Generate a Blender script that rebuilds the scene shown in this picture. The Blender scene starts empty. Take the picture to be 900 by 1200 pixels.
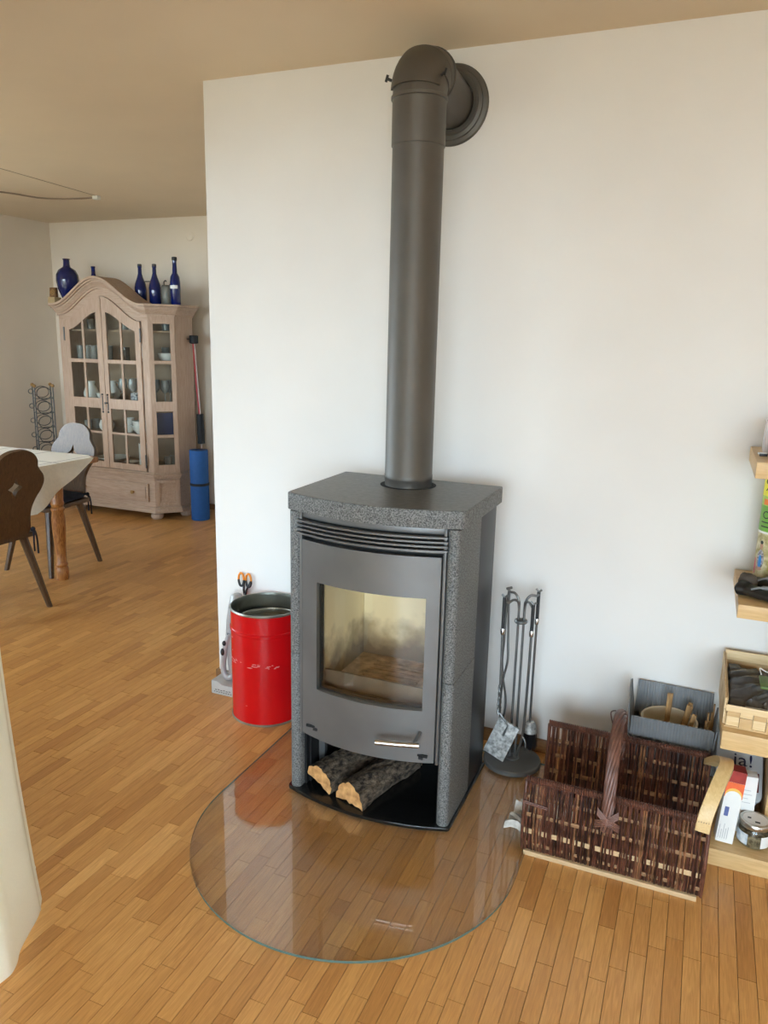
import bpy, bmesh, math, random
from mathutils import Vector, Matrix
random.seed(7)
PI = math.pi
SC = bpy.context.scene
COL = SC.collection
R = math.radians

# ------------------------------------------------------------------ camera
CAM_H = 1.55
rt = Vector((0.9213, 0.3881, 0.0221)); fw = Vector((-0.3737, 0.9000, -0.2245))
fw.normalize(); rt = (rt - fw * rt.dot(fw)).normalized(); up = rt.cross(fw)
cam_data = bpy.data.cameras.new('camera'); cam = bpy.data.objects.new('camera', cam_data); COL.objects.link(cam)
cam_data.sensor_fit = 'VERTICAL'; cam_data.sensor_height = 36.0; cam_data.sensor_width = 27.0
FPX = 888.95
cam_data.lens = FPX / 1200 * 36; cam_data.clip_start = 0.02
cam.matrix_world = Matrix(((rt.x, up.x, -fw.x, 0), (rt.y, up.y, -fw.y, 0), (rt.z, up.z, -fw.z, CAM_H), (0, 0, 0, 1)))
SC.camera = cam

# ------------------------------------------------------------------ light: overcast sky through the windows
SC.view_settings.view_transform = 'Standard'; SC.view_settings.look = 'None'
SC.view_settings.gamma = 1.0; SC.view_settings.use_curve_mapping = False
SC.view_settings.exposure = 0.16
W = bpy.data.worlds.new('sky'); SC.world = W; W.use_nodes = True
bg = W.node_tree.nodes['Background']
bg.inputs[0].default_value = (0.69, 0.84, 1.0, 1); bg.inputs[1].default_value = 18.0

def portal(name, loc, direction, sx, sy):
    d = bpy.data.lights.new(name, 'AREA'); d.shape = 'RECTANGLE'; d.size = sx; d.size_y = sy
    d.cycles.is_portal = True
    o = bpy.data.objects.new(name, d); COL.objects.link(o); o.location = loc
    o.rotation_euler = Vector(direction).to_track_quat('-Z', 'Z').to_euler()
    return o
portal('daylight_portal_rear', (0.6, -2.98, 1.15), (0, 1, 0), 3.0, 2.1)
portal('daylight_portal_side', (-1.98, 0.3, 1.1), (1, 0, 0), 1.4, 2.1)
portal('daylight_portal_dining', (-4.15, 1.12, 1.325), (0, 1, 0), 2.5, 1.85)
portal('daylight_portal_west', (-5.88, 2.45, 1.5), (1, 0, 0), 1.4, 1.2)
sd = bpy.data.lights.new('sun', 'SUN'); sd.energy = 4.0; sd.angle = R(0.6); sd.color = (1.0, 0.90, 0.74)
so = bpy.data.objects.new('sun', sd); COL.objects.link(so); so.location = (0, 20, 20)
so.rotation_euler = Vector((0.0, -0.72, -0.69)).to_track_quat('-Z', 'Z').to_euler()   # high behind the house: warm bounce off ground and added slab, never enters

# ------------------------------------------------------------------ materials
MATS = {}
def _nt(name):
    m = bpy.data.materials.new(name); m.use_nodes = True
    nt = m.node_tree; b = nt.nodes['Principled BSDF']
    return m, nt, b
def pmat(name, col, rough=0.5, metal=0.0, var=0.0, scale=20.0, bump=0.0, bscale=60.0, stretch=(1, 1, 1), col2=None, spec=0.5, detail=4, coat=0.0, world=False, bdist=0.002):
    m, nt, b = _nt(name)
    b.inputs['Roughness'].default_value = rough; b.inputs['Metallic'].default_value = metal
    b.inputs['Specular IOR Level'].default_value = spec
    b.inputs['Coat Weight'].default_value = coat
    b.inputs['Base Color'].default_value = (*col, 1)
    if var or col2 or bump:
        if world:
            tc = nt.nodes.new('ShaderNodeNewGeometry'); out = tc.outputs['Position']
        else:
            tc = nt.nodes.new('ShaderNodeTexCoord'); out = tc.outputs['Object']
        mp = nt.nodes.new('ShaderNodeMapping'); mp.inputs['Scale'].default_value = stretch
        nt.links.new(out, mp.inputs['Vector'])
    if var or col2:
        n = nt.nodes.new('ShaderNodeTexNoise'); n.inputs['Scale'].default_value = scale; n.inputs['Detail'].default_value = detail
        nt.links.new(mp.outputs[0], n.inputs['Vector'])
        r = nt.nodes.new('ShaderNodeValToRGB')
        c1 = [c * (1 - var) for c in col]; c2 = col2 if col2 else [min(1, c * (1 + var)) for c in col]
        r.color_ramp.elements[0].position = 0.35; r.color_ramp.elements[1].position = 0.65
        r.color_ramp.elements[0].color = (*c1, 1); r.color_ramp.elements[1].color = (*c2, 1)
        nt.links.new(n.outputs['Fac'], r.inputs[0]); nt.links.new(r.outputs[0], b.inputs['Base Color'])
    if bump:
        n2 = nt.nodes.new('ShaderNodeTexNoise'); n2.inputs['Scale'].default_value = bscale; n2.inputs['Detail'].default_value = 3
        nt.links.new(mp.outputs[0], n2.inputs['Vector'])
        bp = nt.nodes.new('ShaderNodeBump'); bp.inputs['Strength'].default_value = bump; bp.inputs['Distance'].default_value = bdist
        nt.links.new(n2.outputs['Fac'], bp.inputs['Height']); nt.links.new(bp.outputs[0], b.inputs['Normal'])
    MATS[name] = m
    return m
def glassmat(name, tint=(0.95, 0.97, 0.96), rough=0.02, ior=1.5, gloss=(1, 1, 1)):
    m = bpy.data.materials.new(name); m.use_nodes = True; nt = m.node_tree
    nt.nodes.remove(nt.nodes['Principled BSDF'])
    out = nt.nodes['Material Output']
    t = nt.nodes.new('ShaderNodeBsdfTransparent'); t.inputs[0].default_value = (*tint, 1)
    g = nt.nodes.new('ShaderNodeBsdfGlossy'); g.inputs['Roughness'].default_value = rough; g.inputs[0].default_value = (*gloss, 1)
    lw = nt.nodes.new('ShaderNodeLayerWeight'); pw = nt.nodes.new('ShaderNodeMath'); pw.operation = 'POWER'; pw.inputs[1].default_value = 5.0
    f = nt.nodes.new('ShaderNodeMath'); f.operation = 'MULTIPLY_ADD'; r0 = ((ior - 1) / (ior + 1)) ** 2; f.inputs[1].default_value = 1 - r0; f.inputs[2].default_value = r0
    nt.links.new(lw.outputs['Facing'], pw.inputs[0]); nt.links.new(pw.outputs[0], f.inputs[0])
    mx = nt.nodes.new('ShaderNodeMixShader')
    nt.links.new(f.outputs[0], mx.inputs[0]); nt.links.new(t.outputs[0], mx.inputs[1]); nt.links.new(g.outputs[0], mx.inputs[2])
    nt.links.new(mx.outputs[0], out.inputs['Surface'])
    MATS[name] = m
    return m
def woodmat(name, c1, c2, rough=0.45, axis=2, scale=14.0, sq=10.0, bump=0.05, coat=0.0, world=False, dist=1.5):
    """grain running along the given axis: noise squeezed across the grain"""
    m, nt, b = _nt(name)
    b.inputs['Roughness'].default_value = rough; b.inputs['Coat Weight'].default_value = coat
    b.inputs['Coat Roughness'].default_value = 0.15
    if world:
        tc = nt.nodes.new('ShaderNodeNewGeometry'); o = tc.outputs['Position']
    else:
        tc = nt.nodes.new('ShaderNodeTexCoord'); o = tc.outputs['Object']
    mp = nt.nodes.new('ShaderNodeMapping'); s = [sq] * 3; s[axis] = 1.0; mp.inputs['Scale'].default_value = s
    n = nt.nodes.new('ShaderNodeTexNoise'); n.inputs['Scale'].default_value = scale; n.inputs['Detail'].default_value = 5
    n.inputs['Distortion'].default_value = dist
    r = nt.nodes.new('ShaderNodeValToRGB')
    r.color_ramp.elements[0].position = 0.3; r.color_ramp.elements[1].position = 0.7
    r.color_ramp.elements[0].color = (*c1, 1); r.color_ramp.elements[1].color = (*c2, 1)
    nt.links.new(o, mp.inputs['Vector']); nt.links.new(mp.outputs[0], n.inputs['Vector'])
    nt.links.new(n.outputs['Fac'], r.inputs[0]); nt.links.new(r.outputs[0], b.inputs['Base Color'])
    if bump:
        bp = nt.nodes.new('ShaderNodeBump'); bp.inputs['Strength'].default_value = bump; bp.inputs['Distance'].default_value = 0.001
        nt.links.new(n.outputs['Fac'], bp.inputs['Height']); nt.links.new(bp.outputs[0], b.inputs['Normal'])
    MATS[name] = m
    return m

pmat('plaster', (0.80, 0.775, 0.745), 0.85, bump=0.12, bscale=70, var=0.015, scale=3, world=True)
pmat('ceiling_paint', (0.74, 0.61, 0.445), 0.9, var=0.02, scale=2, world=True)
pmat('door_paint', (0.72, 0.69, 0.64), 0.5, var=0.01)
pmat('subfloor', (0.10, 0.055, 0.02), 0.8, var=0.1)
OAK0 = [((0.34, 0.170, 0.055), (0.45, 0.245, 0.088)), ((0.39, 0.205, 0.068), (0.50, 0.285, 0.108)), ((0.31, 0.150, 0.046), (0.41, 0.212, 0.072)),
       ((0.43, 0.235, 0.085), (0.54, 0.320, 0.130)), ((0.27, 0.125, 0.038), (0.37, 0.182, 0.060)), ((0.36, 0.182, 0.060), (0.47, 0.258, 0.094))]
OAK = [tuple(tuple(min(1, v * k) for v, k in zip(c, (1.45, 1.36, 1.20))) for c in p) for p in OAK0]
MEAN = [tuple(sum(p[k][i] for p in OAK) / 6 for i in range(3)) for k in (0, 1)]
OAK = [tuple(tuple(.80 * p[k][i] + .20 * MEAN[k][i] for i in range(3)) for k in (0, 1)) for p in OAK]
for i, (a, b_) in enumerate(OAK):
    woodmat('oak_strip_%d' % i, a, b_, rough=0.32, axis=1, scale=9, sq=16, bump=0.04, world=True)
woodmat('skirting_wood', (0.20, 0.09, 0.03), (0.30, 0.15, 0.055), axis=0, rough=0.4, world=True)
pmat('soapstone', (0.085, 0.087, 0.086), 0.6, var=0.5, scale=240, bump=0.35, bscale=260, detail=4, col2=(0.225, 0.23, 0.228))
pmat('soapstone_polished', (0.10, 0.098, 0.092), 0.38, var=0.22, scale=60, bump=0.03, bscale=120, detail=6)
pmat('grey_steel', (0.155, 0.154, 0.153), 0.42, metal=0.5, var=0.06, scale=8)
pmat('pipe_steel', (0.125, 0.115, 0.102), 0.46, metal=0.6, var=0.05, scale=10)
pmat('black_steel', (0.018, 0.018, 0.019), 0.42, metal=0.3, var=0.1, scale=15)
pmat('black_gloss', (0.006, 0.006, 0.006), 0.22)
pmat('soot_and_gap_black', (0.008, 0.008, 0.008), 0.8)  # sooty parts, and the shade painted into gaps
pmat('brushed_steel', (0.55, 0.53, 0.49), 0.3, metal=1.0, var=0.05, scale=60)
pmat('tool_steel', (0.20, 0.20, 0.195), 0.36, metal=0.8, var=0.1, scale=30)
pmat('tool_black', (0.02, 0.02, 0.022), 0.4)
pmat('galvanised', (0.36, 0.36, 0.35), 0.55, metal=0.3, var=0.5, scale=70, detail=6)
pmat('stand_base', (0.12, 0.117, 0.11), 0.5, metal=0.4, var=0.08, scale=6)
pmat('chrome', (0.75, 0.75, 0.75), 0.15, metal=1.0)
glassmat('clear_glass'); glassmat('stove_glass', (0.97, 0.95, 0.91), 0.03); glassmat('hearth_glass', (0.96, 0.965, 0.95), 0.006, ior=1.68)
_nt_h = MATS['hearth_glass'].node_tree; _o = _nt_h.nodes['Material Output']; _src = _o.inputs['Surface'].links[0].from_socket
_d = _nt_h.nodes.new('ShaderNodeBsdfDiffuse'); _d.inputs[0].default_value = (0.75, 0.74, 0.70, 1); _m = _nt_h.nodes.new('ShaderNodeMixShader')
_n = _nt_h.nodes.new('ShaderNodeTexNoise'); _n.inputs['Scale'].default_value = 7; _n.inputs['Detail'].default_value = 6; _g = _nt_h.nodes.new('ShaderNodeNewGeometry')
_r = _nt_h.nodes.new('ShaderNodeMapRange'); _r.inputs[1].default_value = 0.35; _r.inputs[2].default_value = 0.75; _r.inputs[3].default_value = 0.005; _r.inputs[4].default_value = 0.05
_nt_h.links.new(_g.outputs['Position'], _n.inputs['Vector']); _nt_h.links.new(_n.outputs['Fac'], _r.inputs[0]); _nt_h.links.new(_r.outputs[0], _m.inputs[0])
_nt_h.links.new(_src, _m.inputs[1]); _nt_h.links.new(_d.outputs[0], _m.inputs[2]); _nt_h.links.new(_m.outputs[0], _o.inputs['Surface'])   # dust film on the glass
pmat('glass_edge', (0.10, 0.16, 0.14), 0.1, spec=0.8)
pmat('glassware', (0.55, 0.57, 0.56), 0.08, spec=0.9)
MATS['glassware'].node_tree.nodes['Principled BSDF'].inputs['Alpha'].default_value = 0.42
pmat('china', (0.78, 0.77, 0.73), 0.2, var=0.02)
pmat('dark_china', (0.03, 0.028, 0.03), 0.2, var=0.2)
pmat('blue_china', (0.25, 0.30, 0.42), 0.2, var=0.6, scale=60, col2=(0.75, 0.75, 0.75))
pmat('blue_book_cloth', (0.03, 0.045, 0.13), 0.6, var=0.1)
pmat('paper_white', (0.80, 0.79, 0.76), 0.7, var=0.02)
pmat('red_enamel', (0.52, 0.004, 0.006), 0.22, var=0.04, scale=8, spec=0.35)
pmat('bare_tin', (0.30, 0.30, 0.26), 0.32, metal=0.85, var=0.1, scale=12)
pmat('bin_scratch', (0.75, 0.35, 0.33), 0.6)
pmat('silver_plastic', (0.42, 0.42, 0.43), 0.35, metal=0.35)
pmat('grey_plastic', (0.45, 0.44, 0.42), 0.5)
pmat('dark_plastic', (0.015, 0.015, 0.016), 0.4)
pmat('orange_plastic', (0.80, 0.26, 0.02), 0.35)
pmat('bark', (0.045, 0.029, 0.018), 0.95, var=0.6, scale=75, bump=1.0, bscale=90, col2=(0.17, 0.125, 0.085), detail=8, bdist=0.008, stretch=(1, .55, 1))
pmat('cut_wood', (0.50, 0.235, 0.075), 0.8, var=0.25, scale=40, bump=0.5, bscale=60, col2=(0.68, 0.37, 0.14))
pmat('willow_dark', (0.034, 0.012, 0.008), 0.42, var=0.35, scale=30); pmat('willow_mid', (0.11, 0.040, 0.024), 0.4, var=0.35, scale=30)
pmat('willow_light', (0.24, 0.11, 0.052), 0.42, var=0.35, scale=30); pmat('willow_handle', (0.13, 0.055, 0.036), 0.42, var=0.3, scale=30)
woodmat('slat_wood', (0.50, 0.33, 0.17), (0.62, 0.44, 0.25), axis=0, rough=0.6)
woodmat('slat_wood_brown', (0.20, 0.10, 0.045), (0.34, 0.19, 0.09), axis=0, rough=0.6)
woodmat('birch', (0.60, 0.40, 0.17), (0.70, 0.50, 0.24), axis=1, rough=0.4, scale=8)
woodmat('pine_shelf', (0.56, 0.35, 0.145), (0.68, 0.46, 0.22), axis=0, rough=0.42, scale=8)
woodmat('pine_crate', (0.66, 0.46, 0.23), (0.78, 0.59, 0.34), axis=0, rough=0.55, scale=8)
woodmat('pine_crate_dark', (0.50, 0.31, 0.135), (0.60, 0.40, 0.19), axis=0, rough=0.55, scale=8)
woodmat('limed_wood', (0.42, 0.285, 0.20), (0.53, 0.385, 0.29), axis=2, rough=0.6, scale=7, sq=9)
woodmat('limed_wood_h', (0.41, 0.28, 0.195), (0.52, 0.38, 0.285), axis=0, rough=0.6, scale=7, sq=9)
pmat('cabinet_inside', (0.34, 0.23, 0.15), 0.7, var=0.05)
woodmat('chair_wood', (0.060, 0.030, 0.013), (0.125, 0.066, 0.030), axis=2, rough=0.38, scale=10, sq=10)
woodmat('table_pine', (0.20, 0.055, 0.010), (0.56, 0.25, 0.07), axis=2, rough=0.35, scale=9, sq=6, dist=3)
pmat('navy_cloth', (0.012, 0.014, 0.028), 0.9, var=0.2)
pmat('curtain_cloth', (0.90, 0.85, 0.74), 0.85, var=0.02, scale=200, bump=0.1, bscale=400)
pmat('blue_glass', (0.004, 0.012, 0.105), 0.06, spec=0.7, var=0.1)
pmat('bottle_cap', (0.01, 0.01, 0.014), 0.4)
pmat('foam_blue', (0.012, 0.095, 0.33), 0.7, var=0.05, scale=40)
pmat('black_foam', (0.012, 0.012, 0.013), 0.7)
pmat('red_cord', (0.50, 0.05, 0.06), 0.5)
pmat('pale_cord', (0.55, 0.45, 0.42), 0.6)
pmat('iron_wire', (0.10, 0.10, 0.10), 0.4, metal=0.6)
pmat('brass_wood', (0.36, 0.20, 0.06), 0.4)
pmat('wire_insulation', (0.30, 0.22, 0.15), 0.6)
pmat('white_plastic', (0.80, 0.79, 0.76), 0.4)
pmat('cream_plastic', (0.66, 0.57, 0.42), 0.45)
pmat('tub_grey', (0.50, 0.50, 0.50), 0.4)
pmat('tub_blue_print', (0.01, 0.012, 0.05), 0.5)
pmat('tub_brown_print', (0.13, 0.016, 0.012), 0.5)
pmat('box_red', (0.30, 0.02, 0.012), 0.5, var=0.2, scale=30); pmat('box_orange', (0.78, 0.13, 0.03), 0.5, var=0.1, scale=30); pmat('box_yellow', (0.85, 0.50, 0.10), 0.5)
pmat('print_blue', (0.10, 0.13, 0.32), 0.5); pmat('print_grey', (0.42, 0.42, 0.43), 0.6)
pmat('herbs', (0.12, 0.085, 0.04), 0.8, var=0.5, scale=90, col2=(0.26, 0.20, 0.11))
pmat('label_blue', (0.42, 0.58, 0.74), 0.5, var=0.3, scale=50, col2=(0.75, 0.78, 0.80))
pmat('can_yellow', (0.80, 0.72, 0.04), 0.35); pmat('can_green', (0.16, 0.36, 0.05), 0.35); pmat('can_lightgreen', (0.40, 0.55, 0.10), 0.35)
pmat('can_orange', (0.75, 0.18, 0.02), 0.4); pmat('can_dark', (0.02, 0.025, 0.02), 0.4)
pmat('can_photo', (0.62, 0.48, 0.12), 0.4, var=0.5, scale=45, col2=(0.70, 0.62, 0.40)); pmat('skin_print', (0.48, 0.26, 0.17), 0.5)
pmat('shirt_print', (0.32, 0.25, 0.27), 0.5, var=0.6, scale=120, col2=(0.55, 0.52, 0.55)); pmat('apron_print', (0.03, 0.20, 0.50), 0.5)
pmat('pink_print', (0.60, 0.16, 0.20), 0.5)
pmat('leather_black', (0.010, 0.010, 0.010), 0.38, bump=0.2, bscale=90); pmat('glove_grey', (0.22, 0.22, 0.22), 0.5); pmat('glove_brown', (0.075, 0.058, 0.045), 0.85)
pmat('bag_film', (0.085, 0.086, 0.088), 0.25, var=0.2, scale=20); pmat('bag_film_red', (0.09, 0.045, 0.045), 0.3, var=0.4, scale=30)
pmat('leaf_green', (0.10, 0.17, 0.03), 0.5, var=0.3); pmat('card_grey', (0.36, 0.34, 0.30), 0.7, var=0.15)
pmat('card_brown', (0.22, 0.115, 0.04), 0.6, var=0.4, scale=60); pmat('card_tan', (0.52, 0.38, 0.20), 0.7); pmat('clear_pack', (0.66, 0.60, 0.60), 0.25, var=0.1)
woodmat('carved_wood', (0.20, 0.115, 0.05), (0.40, 0.27, 0.14), axis=0, rough=0.5, scale=30, sq=3, bump=0.6)
pmat('grey_can', (0.16, 0.155, 0.13), 0.5, metal=0.4, var=0.15)
pmat('newsprint', (0.60, 0.58, 0.53), 0.8, var=0.35, scale=40, col2=(0.74, 0.72, 0.68), detail=6)
pmat('kindling', (0.30, 0.15, 0.05), 0.75, var=0.3, scale=60, stretch=(1, 1, 0.2), col2=(0.48, 0.28, 0.11))
pmat('outdoor_ground', (0.26, 0.20, 0.12), 0.95, var=0.1, scale=1)
pmat('outdoor_wall', (0.6, 0.58, 0.55), 0.9)

def cardmat():
    m, nt, b = _nt('zinc_cardboard'); b.inputs['Roughness'].default_value = 0.5; b.inputs['Metallic'].default_value = 0.15
    tc = nt.nodes.new('ShaderNodeTexCoord'); w = nt.nodes.new('ShaderNodeTexWave'); w.inputs['Scale'].default_value = 34; w.bands_direction = 'X'
    w.inputs['Distortion'].default_value = 0.6
    n = nt.nodes.new('ShaderNodeTexNoise'); n.inputs['Scale'].default_value = 14; n.inputs['Detail'].default_value = 5
    r = nt.nodes.new('ShaderNodeValToRGB'); r.color_ramp.elements[0].color = (0.14, 0.145, 0.15, 1); r.color_ramp.elements[1].color = (0.25, 0.26, 0.27, 1)
    bp = nt.nodes.new('ShaderNodeBump'); bp.inputs['Strength'].default_value = 0.5; bp.inputs['Distance'].default_value = 0.003
    nt.links.new(tc.outputs['Object'], w.inputs[0]); nt.links.new(tc.outputs['Object'], n.inputs[0])
    nt.links.new(n.outputs['Fac'], r.inputs[0]); nt.links.new(r.outputs[0], b.inputs['Base Color'])
    nt.links.new(w.outputs['Fac'], bp.inputs['Height']); nt.links.new(bp.outputs[0], b.inputs['Normal'])
    MATS['zinc_cardboard'] = m
cardmat()
def fireclaymat():
    # pale vermiculite with soot staining that rises from the grate in a ragged tide line
    m, nt, b = _nt('fireclay'); b.inputs['Roughness'].default_value = 0.9
    g = nt.nodes.new('ShaderNodeNewGeometry'); sx = nt.nodes.new('ShaderNodeSeparateXYZ')
    n = nt.nodes.new('ShaderNodeTexNoise'); n.inputs['Scale'].default_value = 13; n.inputs['Detail'].default_value = 7
    mu = nt.nodes.new('ShaderNodeMath'); mu.operation = 'MULTIPLY_ADD'; mu.inputs[1].default_value = 0.22
    r = nt.nodes.new('ShaderNodeValToRGB'); e = r.color_ramp.elements
    e[0].position = 0.545; e[0].color = (0.20, 0.155, 0.11, 1); e[1].position = 0.68; e[1].color = (0.90, 0.80, 0.56, 1)
    k = e.new(0.61); k.color = (0.48, 0.39, 0.25, 1)
    nt.links.new(g.outputs['Position'], sx.inputs[0]); nt.links.new(g.outputs['Position'], n.inputs['Vector'])
    nt.links.new(n.outputs['Fac'], mu.inputs[0]); nt.links.new(sx.outputs['Z'], mu.inputs[2])
    nt.links.new(mu.outputs[0], r.inputs[0]); nt.links.new(r.outputs[0], b.inputs['Base Color'])
    MATS['fireclay'] = m
fireclaymat()
pmat('retainer_steel', (0.11, 0.085, 0.06), 0.6, metal=0.3, var=0.2)
pmat('fire_floor', (0.36, 0.25, 0.16), 0.9, var=0.35, scale=30)
def clothmat():
    m, nt, b = _nt('table_linen'); b.inputs['Roughness'].default_value = 0.85
    tc = nt.nodes.new('ShaderNodeTexCoord')
    w = nt.nodes.new('ShaderNodeTexBrick'); w.offset = 0.0; w.inputs['Scale'].default_value = 1.0
    w.inputs['Brick Width'].default_value = 0.34; w.inputs['Row Height'].default_value = 0.34; w.inputs['Mortar Size'].default_value = 0.004
    w.inputs['Color1'].default_value = (0.78, 0.735, 0.66, 1); w.inputs['Color2'].default_value = (0.76, 0.715, 0.64, 1); w.inputs['Mortar'].default_value = (0.12, 0.10, 0.12, 1)
    nt.links.new(tc.outputs['Object'], w.inputs[0]); nt.links.new(w.outputs['Color'], b.inputs['Base Color'])
    MATS['table_linen'] = m
clothmat()
pmat('linen_hem', (0.70, 0.635, 0.53), 0.85, var=0.04, scale=60)

def translucent(name, w):
    nt = MATS[name].node_tree; b = nt.nodes['Principled BSDF']; out = nt.nodes['Material Output']
    t = nt.nodes.new('ShaderNodeBsdfTranslucent'); t.inputs[0].default_value = b.inputs['Base Color'].default_value
    mx = nt.nodes.new('ShaderNodeMixShader'); mx.inputs[0].default_value = w
    nt.links.new(b.outputs[0], mx.inputs[1]); nt.links.new(t.outputs[0], mx.inputs[2]); nt.links.new(mx.outputs[0], out.inputs['Surface'])
translucent('curtain_cloth', 0.42)
pmat('curtain_seam', (0.78, 0.71, 0.58), 0.85)
pmat('plaster_warm_bounce', (0.86, 0.76, 0.635), 0.85, bump=0.1, bscale=70, var=0.015, scale=3, world=True)  # plaster tinted warm to carry the dining room's warm bounce light

# ------------------------------------------------------------------ mesh helpers
WM = {}   # world matrices of things (Empties)
class MB:
    def __init__(s): s.v = []; s.f = []; s.m = []
    def add(s, vs, fs, mi=0):
        o = len(s.v); s.v += [Vector(p) for p in vs]; s.f += [tuple(i + o for i in f) for f in fs]; s.m += [mi] * len(fs); return s
    def box(s, x0, x1, y0, y1, z0, z1, mi=0):
        if x0 > x1: x0, x1 = x1, x0
        if y0 > y1: y0, y1 = y1, y0
        if z0 > z1: z0, z1 = z1, z0
        return s.add([(x0, y0, z0), (x1, y0, z0), (x1, y1, z0), (x0, y1, z0), (x0, y0, z1), (x1, y0, z1), (x1, y1, z1), (x0, y1, z1)],
                     [(0, 3, 2, 1), (4, 5, 6, 7), (0, 1, 5, 4), (1, 2, 6, 5), (2, 3, 7, 6), (3, 0, 4, 7)], mi)
    def obox(s, c, ax, ay, az, hx, hy, hz, mi=0):
        c = Vector(c); vs = []
        for k in (-1, 1):
            for (i, j) in ((-1, -1), (1, -1), (1, 1), (-1, 1)): vs.append(c + ax * hx * i + ay * hy * j + az * hz * k)
        return s.add(vs, [(0, 3, 2, 1), (4, 5, 6, 7), (0, 1, 5, 4), (1, 2, 6, 5), (2, 3, 7, 6), (3, 0, 4, 7)], mi)
    def tube(s, pts, r, n=8, mi=0, cap=True, flat=None):
        pts = [Vector(p) for p in pts]; rs = r if isinstance(r, (list, tuple)) else [r] * len(pts)
        t0 = (pts[1] - pts[0]).normalized()
        a = Vector((0, 0, 1)) if abs(t0.z) < 0.9 else Vector((1, 0, 0))
        u = t0.cross(a).normalized(); vs = []; fs = []
        for i, q in enumerate(pts):
            t = (pts[min(i + 1, len(pts) - 1)] - pts[max(i - 1, 0)])
            t = t.normalized() if t.length > 1e-9 else t0
            u = (u - t * u.dot(t)); u = u.normalized() if u.length > 1e-6 else t.orthogonal().normalized()
            w = t.cross(u)
            for k in range(n):
                an = 2 * PI * k / n
                vs.append(q + (u * math.cos(an) + w * math.sin(an)) * rs[i])
        for i in range(len(pts) - 1):
            for k in range(n):
                k2 = (k + 1) % n
                fs.append((i * n + k, i * n + k2, (i + 1) * n + k2, (i + 1) * n + k))
        if cap:
            fs.append(tuple(range(n - 1, -1, -1))); b = (len(pts) - 1) * n; fs.append(tuple(range(b, b + n)))
        return s.add(vs, fs, mi)
    def lathe(s, prof, c=(0, 0, 0), n=24, axis='z', mi=0, close=False):
        """prof: list of (radius, height)"""
        c = Vector(c); vs = []; fs = []; rings = []
        def P(r, h, a):
            x, y = r * math.cos(a), r * math.sin(a)
            if axis == 'z': return c + Vector((x, y, h))
            if axis == 'y': return c + Vector((x, h, -y))
            return c + Vector((h, x, y))
        for (r, h) in prof:
            if r < 1e-6: rings.append([len(vs)]); vs.append(P(0, h, 0))
            else:
                rings.append(list(range(len(vs), len(vs) + n))); vs += [P(r, h, 2 * PI * k / n) for k in range(n)]
        for A, B in zip(rings[:-1], rings[1:]):
            for k in range(n):
                k2 = (k + 1) % n
                if len(A) == 1 and len(B) == 1: continue
                if len(A) == 1: fs.append((A[0], B[k2], B[k]))
                elif len(B) == 1: fs.append((A[k], A[k2], B[0]))
                else: fs.append((A[k], A[k2], B[k2], B[k]))
        return s.add(vs, fs, mi)
    def prism(s, poly, z0, z1, mi=0, axis='z'):
        n = len(poly)
        def P(p, h):
            if axis == 'z': return (p[0], p[1], h)
            if axis == 'y': return (p[0], h, p[1])
            return (h, p[0], p[1])
        vs = [P(p, z0) for p in poly] + [P(p, z1) for p in poly]
        fs = [tuple(range(n - 1, -1, -1)), tuple(range(n, 2 * n))] + [(i, (i + 1) % n, n + (i + 1) % n, n + i) for i in range(n)]
        return s.add(vs, fs, mi)
    def grid(s, rows, mi=0, close=False):
        nv = len(rows[0]); vs = [p for r in rows for p in r]; fs = []
        for i in range(len(rows) - 1):
            for k in range(nv if close else nv - 1):
                k2 = (k + 1) % nv
                fs.append((i * nv + k, i * nv + k2, (i + 1) * nv + k2, (i + 1) * nv + k))
        return s.add(vs, fs, mi)
    def ball(s, c, r, mi=0, n=12, sz=1.0):
        m = n // 2
        return s.lathe([(r * math.sin(PI * i / m), -r * sz * math.cos(PI * i / m)) for i in range(m + 1)], c, n, 'z', mi)
    def xform(s, M):
        s.v = [M @ p for p in s.v]; return s
    def mesh(s, name, mats, bevel=0.0, smooth=40, solid=0.0):
        me = bpy.data.meshes.new(name)
        me.from_pydata([tuple(p) for p in s.v], [], s.f)
        for m in mats: me.materials.append(MATS[m])
        if len(mats) > 1: me.polygons.foreach_set('material_index', s.m)
        bm = bmesh.new(); bm.from_mesh(me)
        bmesh.ops.recalc_face_normals(bm, faces=bm.faces)
        if bevel:
            ed = [e for e in bm.edges if len(e.link_faces) == 2 and e.calc_face_angle(0) > 0.6]
            bmesh.ops.bevel(bm, geom=ed, offset=bevel, segments=2, affect='EDGES', profile=0.6)
        bm.to_mesh(me); bm.free()
        if smooth:
            me.polygons.foreach_set('use_smooth', [True] * len(me.polygons))
            me.set_sharp_from_angle(angle=R(smooth))
        me.update()
        return me
    def build(s, name, mats, parent=None, bevel=0.0, smooth=40, origin=None, local=False):
        if isinstance(mats, str): mats = [mats]
        if parent is not None:
            base = parent
            while base.name not in WM: base = base.parent
            if not local:
                inv = WM[base.name].inverted(); s.v = [inv @ p for p in s.v]
        elif origin is not None:
            o3 = Vector(origin); s.v = [p - o3 for p in s.v]
        me = s.mesh(name, mats, bevel, smooth)
        o = bpy.data.objects.new(name, me); COL.objects.link(o)
        if parent is not None: o.parent = parent
        elif origin is not None: o.location = origin
        if parent is None: WM[o.name] = Matrix.Translation(Vector(origin) if origin is not None else Vector((0, 0, 0)))
        return o
def tag(o, label=None, cat=None, group=None, kind=None):
    if label: o['label'] = label
    if cat: o['category'] = cat
    if group: o['group'] = group
    if kind: o['kind'] = kind
    return o
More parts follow.
